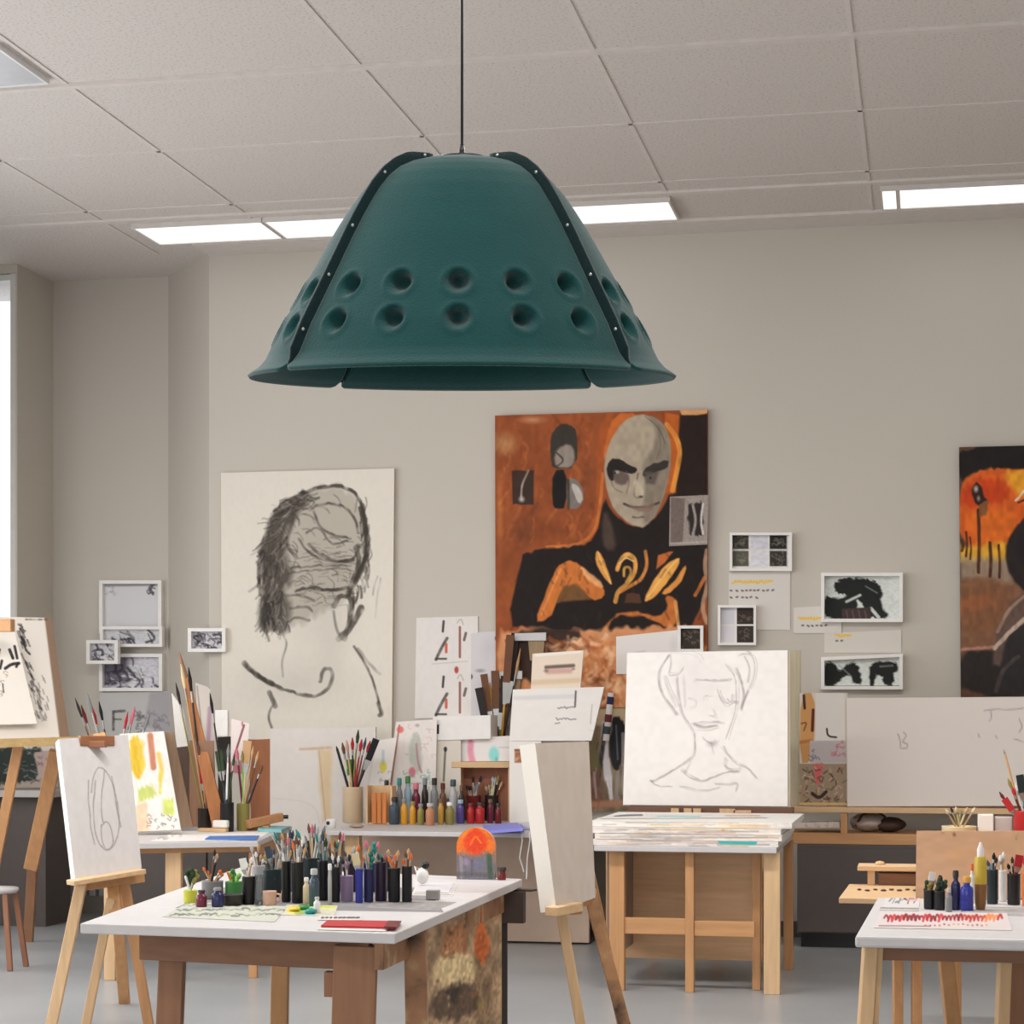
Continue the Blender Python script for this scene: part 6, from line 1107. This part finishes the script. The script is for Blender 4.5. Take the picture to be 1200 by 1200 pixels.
# ---------------------------------------------------------------- tall bundle on the left table
Z3 = lz + .0012
def board(name, label, cat, q, d, th, m): b = MB(); b.slab([P(*p, d) for p in q], FWD * th); return tag(b.build(name, m), label, cat)
board('wood_board', 'brown wooden board standing in the middle of the tall brush bundle', 'board', [(222, 868), (250, 868), (254, 969), (222, 969)], 12.15, .02, mat((150, 112, 88), .6, kind='wood'))
board('wood_board', 'reddish brown upright board at the right of the tall brush bundle', 'board', [(291, 867), (316, 866), (316, 968), (294, 968)], 12.5, .02, mat((168, 108, 74), .6, kind='wood'))
board('wood_board', 'dark narrow board under the curled white sheet, behind the yellow canvas', 'board', [(205, 876), (224, 874), (224, 969), (205, 969)], 12.4, .02, mat((92, 72, 60), .6, kind='wood'))
board('paper_sheet', 'narrow white curled sheet at the left of the tall brush bundle', 'paper', [(201, 812), (214, 830), (222, 874), (207, 876)], 12.4, .006, PAPER)
sheet('paper_sheet', 'lilac streaked sheet leaning inside the tall brush bundle', 'paper', [(229, 800), (246, 806), (254, 880), (234, 884)], lambda px, py: P(px, py, 12.35), .004, 40, (206, 198, 190), lambda a: (a.line([(246, 830), (244, 872)], 5, (150, 110, 140), .6, 3), a.line([(231, 804), (236, 850)], 1.4, (120, 110, 104), .6), a.line([(240, 802), (247, 806), (253, 818)], 1.6, (60, 54, 52), .8)))
sheet('paper_sheet', 'white sheets with maroon strokes curling up from the tall brush bundle', 'paper', [(271, 842), (292, 848), (288, 908), (270, 905)], lambda px, py: P(px, py, 12.2), .004, 50, (220, 208, 204), lambda a: (a.line([(286, 850), (278, 875), (274, 888)], 2.4, (110, 50, 56), .8), a.line([(284, 838), (284, 850)], 2, (176, 90, 90), .8), a.poly([(268, 893), (288, 890), (288, 910), (268, 910)], (176, 90, 96), .7, 3, 2)))
board('dark_board', 'dark olive board standing under the white block in the brush bundle', 'board', [(255, 864), (270, 863), (272, 968), (256, 968)], 12.3, .02, mat((58, 56, 48), .6))
b = MB(); b.slab([P(*p, 12.2) for p in ((252, 832), (267, 832), (267, 863), (252, 863))], FWD * .06); tag(b.build('foam_block', WHITE, bevel=.004), 'white foam block wedged high in the tall brush bundle', 'block')
em = thing('easel_mast', 'tapering orange-brown wooden mast rising out of the tall brush bundle', 'mast', PZ(256, 972, Z3)); p1 = P(217, 794, 12.25); b = MB(); pb_ = PZ(258, 971.5, Z3 + .012); b.bar(pb_, p1, .085, .03, None, .05, .025); b.build('mast_body', mat((186, 120, 70), .5, kind='wood'), em, bevel=.003); b = MB(); u = (p1 - pb_).normalized(); b.tube([p1, p1 + u * .05, p1 + u * .16], [.022, .016, .004], 8); b.build('mast_tip', mat((150, 110, 80), .6), em)
LW = 'on the left table in the tall brush bundle'
jar('leftpots', LW, 240, 973, 16, 26, 'dark', Z3, [(206, 800, 'olive', 'dark', B_), (212, 778, 'tan', 'cream', B_), (221, 782, 'dark', 'black', B_), (238, 900, 'tan', 'red', 'flat'), (232, 870, 'black', 'brown', B_)], jd='dark jar by the mast')
jar('leftpots', LW, 266, 974.5, 16, 34, 'black', Z3, [(246, 812, 'dark', 'black', B_), (256, 880, 'slate', 'dark green', 'flat'), (262, 890, 'black', 'dark', B_), (268, 872, 'white', 'grey', B_), (275, 884, 'dark green', 'dark green', B_)], jd='black jar in the bundle')
jar('leftpots', LW, 285, 973.5, 15, 32, 'olive', Z3, [(277, 876, 'maroon', 'pink', B_), (284, 880, 'light green', 'olive', B_), (290, 868, 'cream', 'tan', 'flat'), (297, 874, 'tan', 'tan', B_), (303, 880, 'brown', 'tan', B_), (308, 896, 'dark', 'brown', B_)], jd='olive jar in the bundle')
jar('leftpots', LW, 134, 972, 26, 92, 'dark', Z3, [(88, 818, 'brown', 'dark', B_), (95, 826, 'tan', 'dark red', B_), (102, 812, 'silver', 'grey', B_), (108, 828, 'brown', 'red', B_), (116, 822, 'dark', 'black', B_), (150, 834, 'grey', 'red', B_), (158, 828, 'tan', 'pink', B_), (176, 836, 'slate', 'grey', B_)], noun='tall pot', jd='pot behind the oval sketch')
b = MB(); b.slab([PZ(*p, Z3 + .022) for p in ((234, 968), (268, 966), (271, 973), (232, 974))], (0, 0, -.021)) if False else b.box(PZ(250, 975, Z3) + UP * .012, (.17, .05, .022)); tag(b.build('wooden_tray', PALEH, bevel=.003), 'thin beige wooden tray in front of the brush bundle', 'tray')
b = MB(); b.box(PZ(259, 975, Z3) + UP * .047, (.09, .045, .045)); tag(b.build('eraser_block', WHITE, bevel=.008), 'rounded white eraser on the beige wooden tray', 'eraser')
wc = thing('wood_clamp', 'wooden bar with a dark tip lying right of the brush bundle', 'clamp', PZ(312, 973, Z3)); b = MB(); p0 = PZ(290, 974, Z3) + UP * .04; p1 = PZ(330, 972, Z3) + UP * .075; b.bar(p0, p1, .05, .04, (0, 0, 1)); b.build('bar', mat((196, 140, 96), .5, kind='woodh'), wc, bevel=.004); b = MB(); b.tube([p1, p1 + RGT * .04], .012, 8); b.build('dark_tip', BLACK, wc); b = MB(); b.box(PZ(305, 973, Z3) + UP * .014, (.12, .05, .028)); b.build('foot', WOODH, wc)
fb = thing('blue_scraper', 'bright blue flat scraper lying on the left table', 'tool', PZ(270, 981, Z3)); b = MB(); b.slab([PZ(246, 979.5, Z3 + .007), PZ(304, 979, Z3 + .007), PZ(300, 983.5, Z3 + .007), PZ(240, 983, Z3 + .007)], (0, 0, -.006)); b.build('blade', mat((70, 120, 190), .4), fb)
b = MB(); b.slab([PZ(306, 967.5, Z3 + .02), PZ(340, 968, Z3 + .02), PZ(330, 972, Z3 + .02), PZ(302, 971, Z3 + .02)], (0, 0, -.019)); tag(b.build('sketch_book', mat((120, 170, 172), .5)), 'thin turquoise book at the far corner of the left table', 'book')
sheet('paper_sheet', 'big white sheet covering most of the left table top', 'paper', [(205, 974), (322, 972), (300, 984.5), (175, 986)], on_z(Z3 + .0002), .001, 60, (222, 217, 213), lambda a: (a.scribble(180, 976, 210, 985, 12, 1, (120, 110, 104), .5), a.line([(250, 975), (300, 974)], 1.4, (170, 160, 150), .6)))
ordinal_labels()
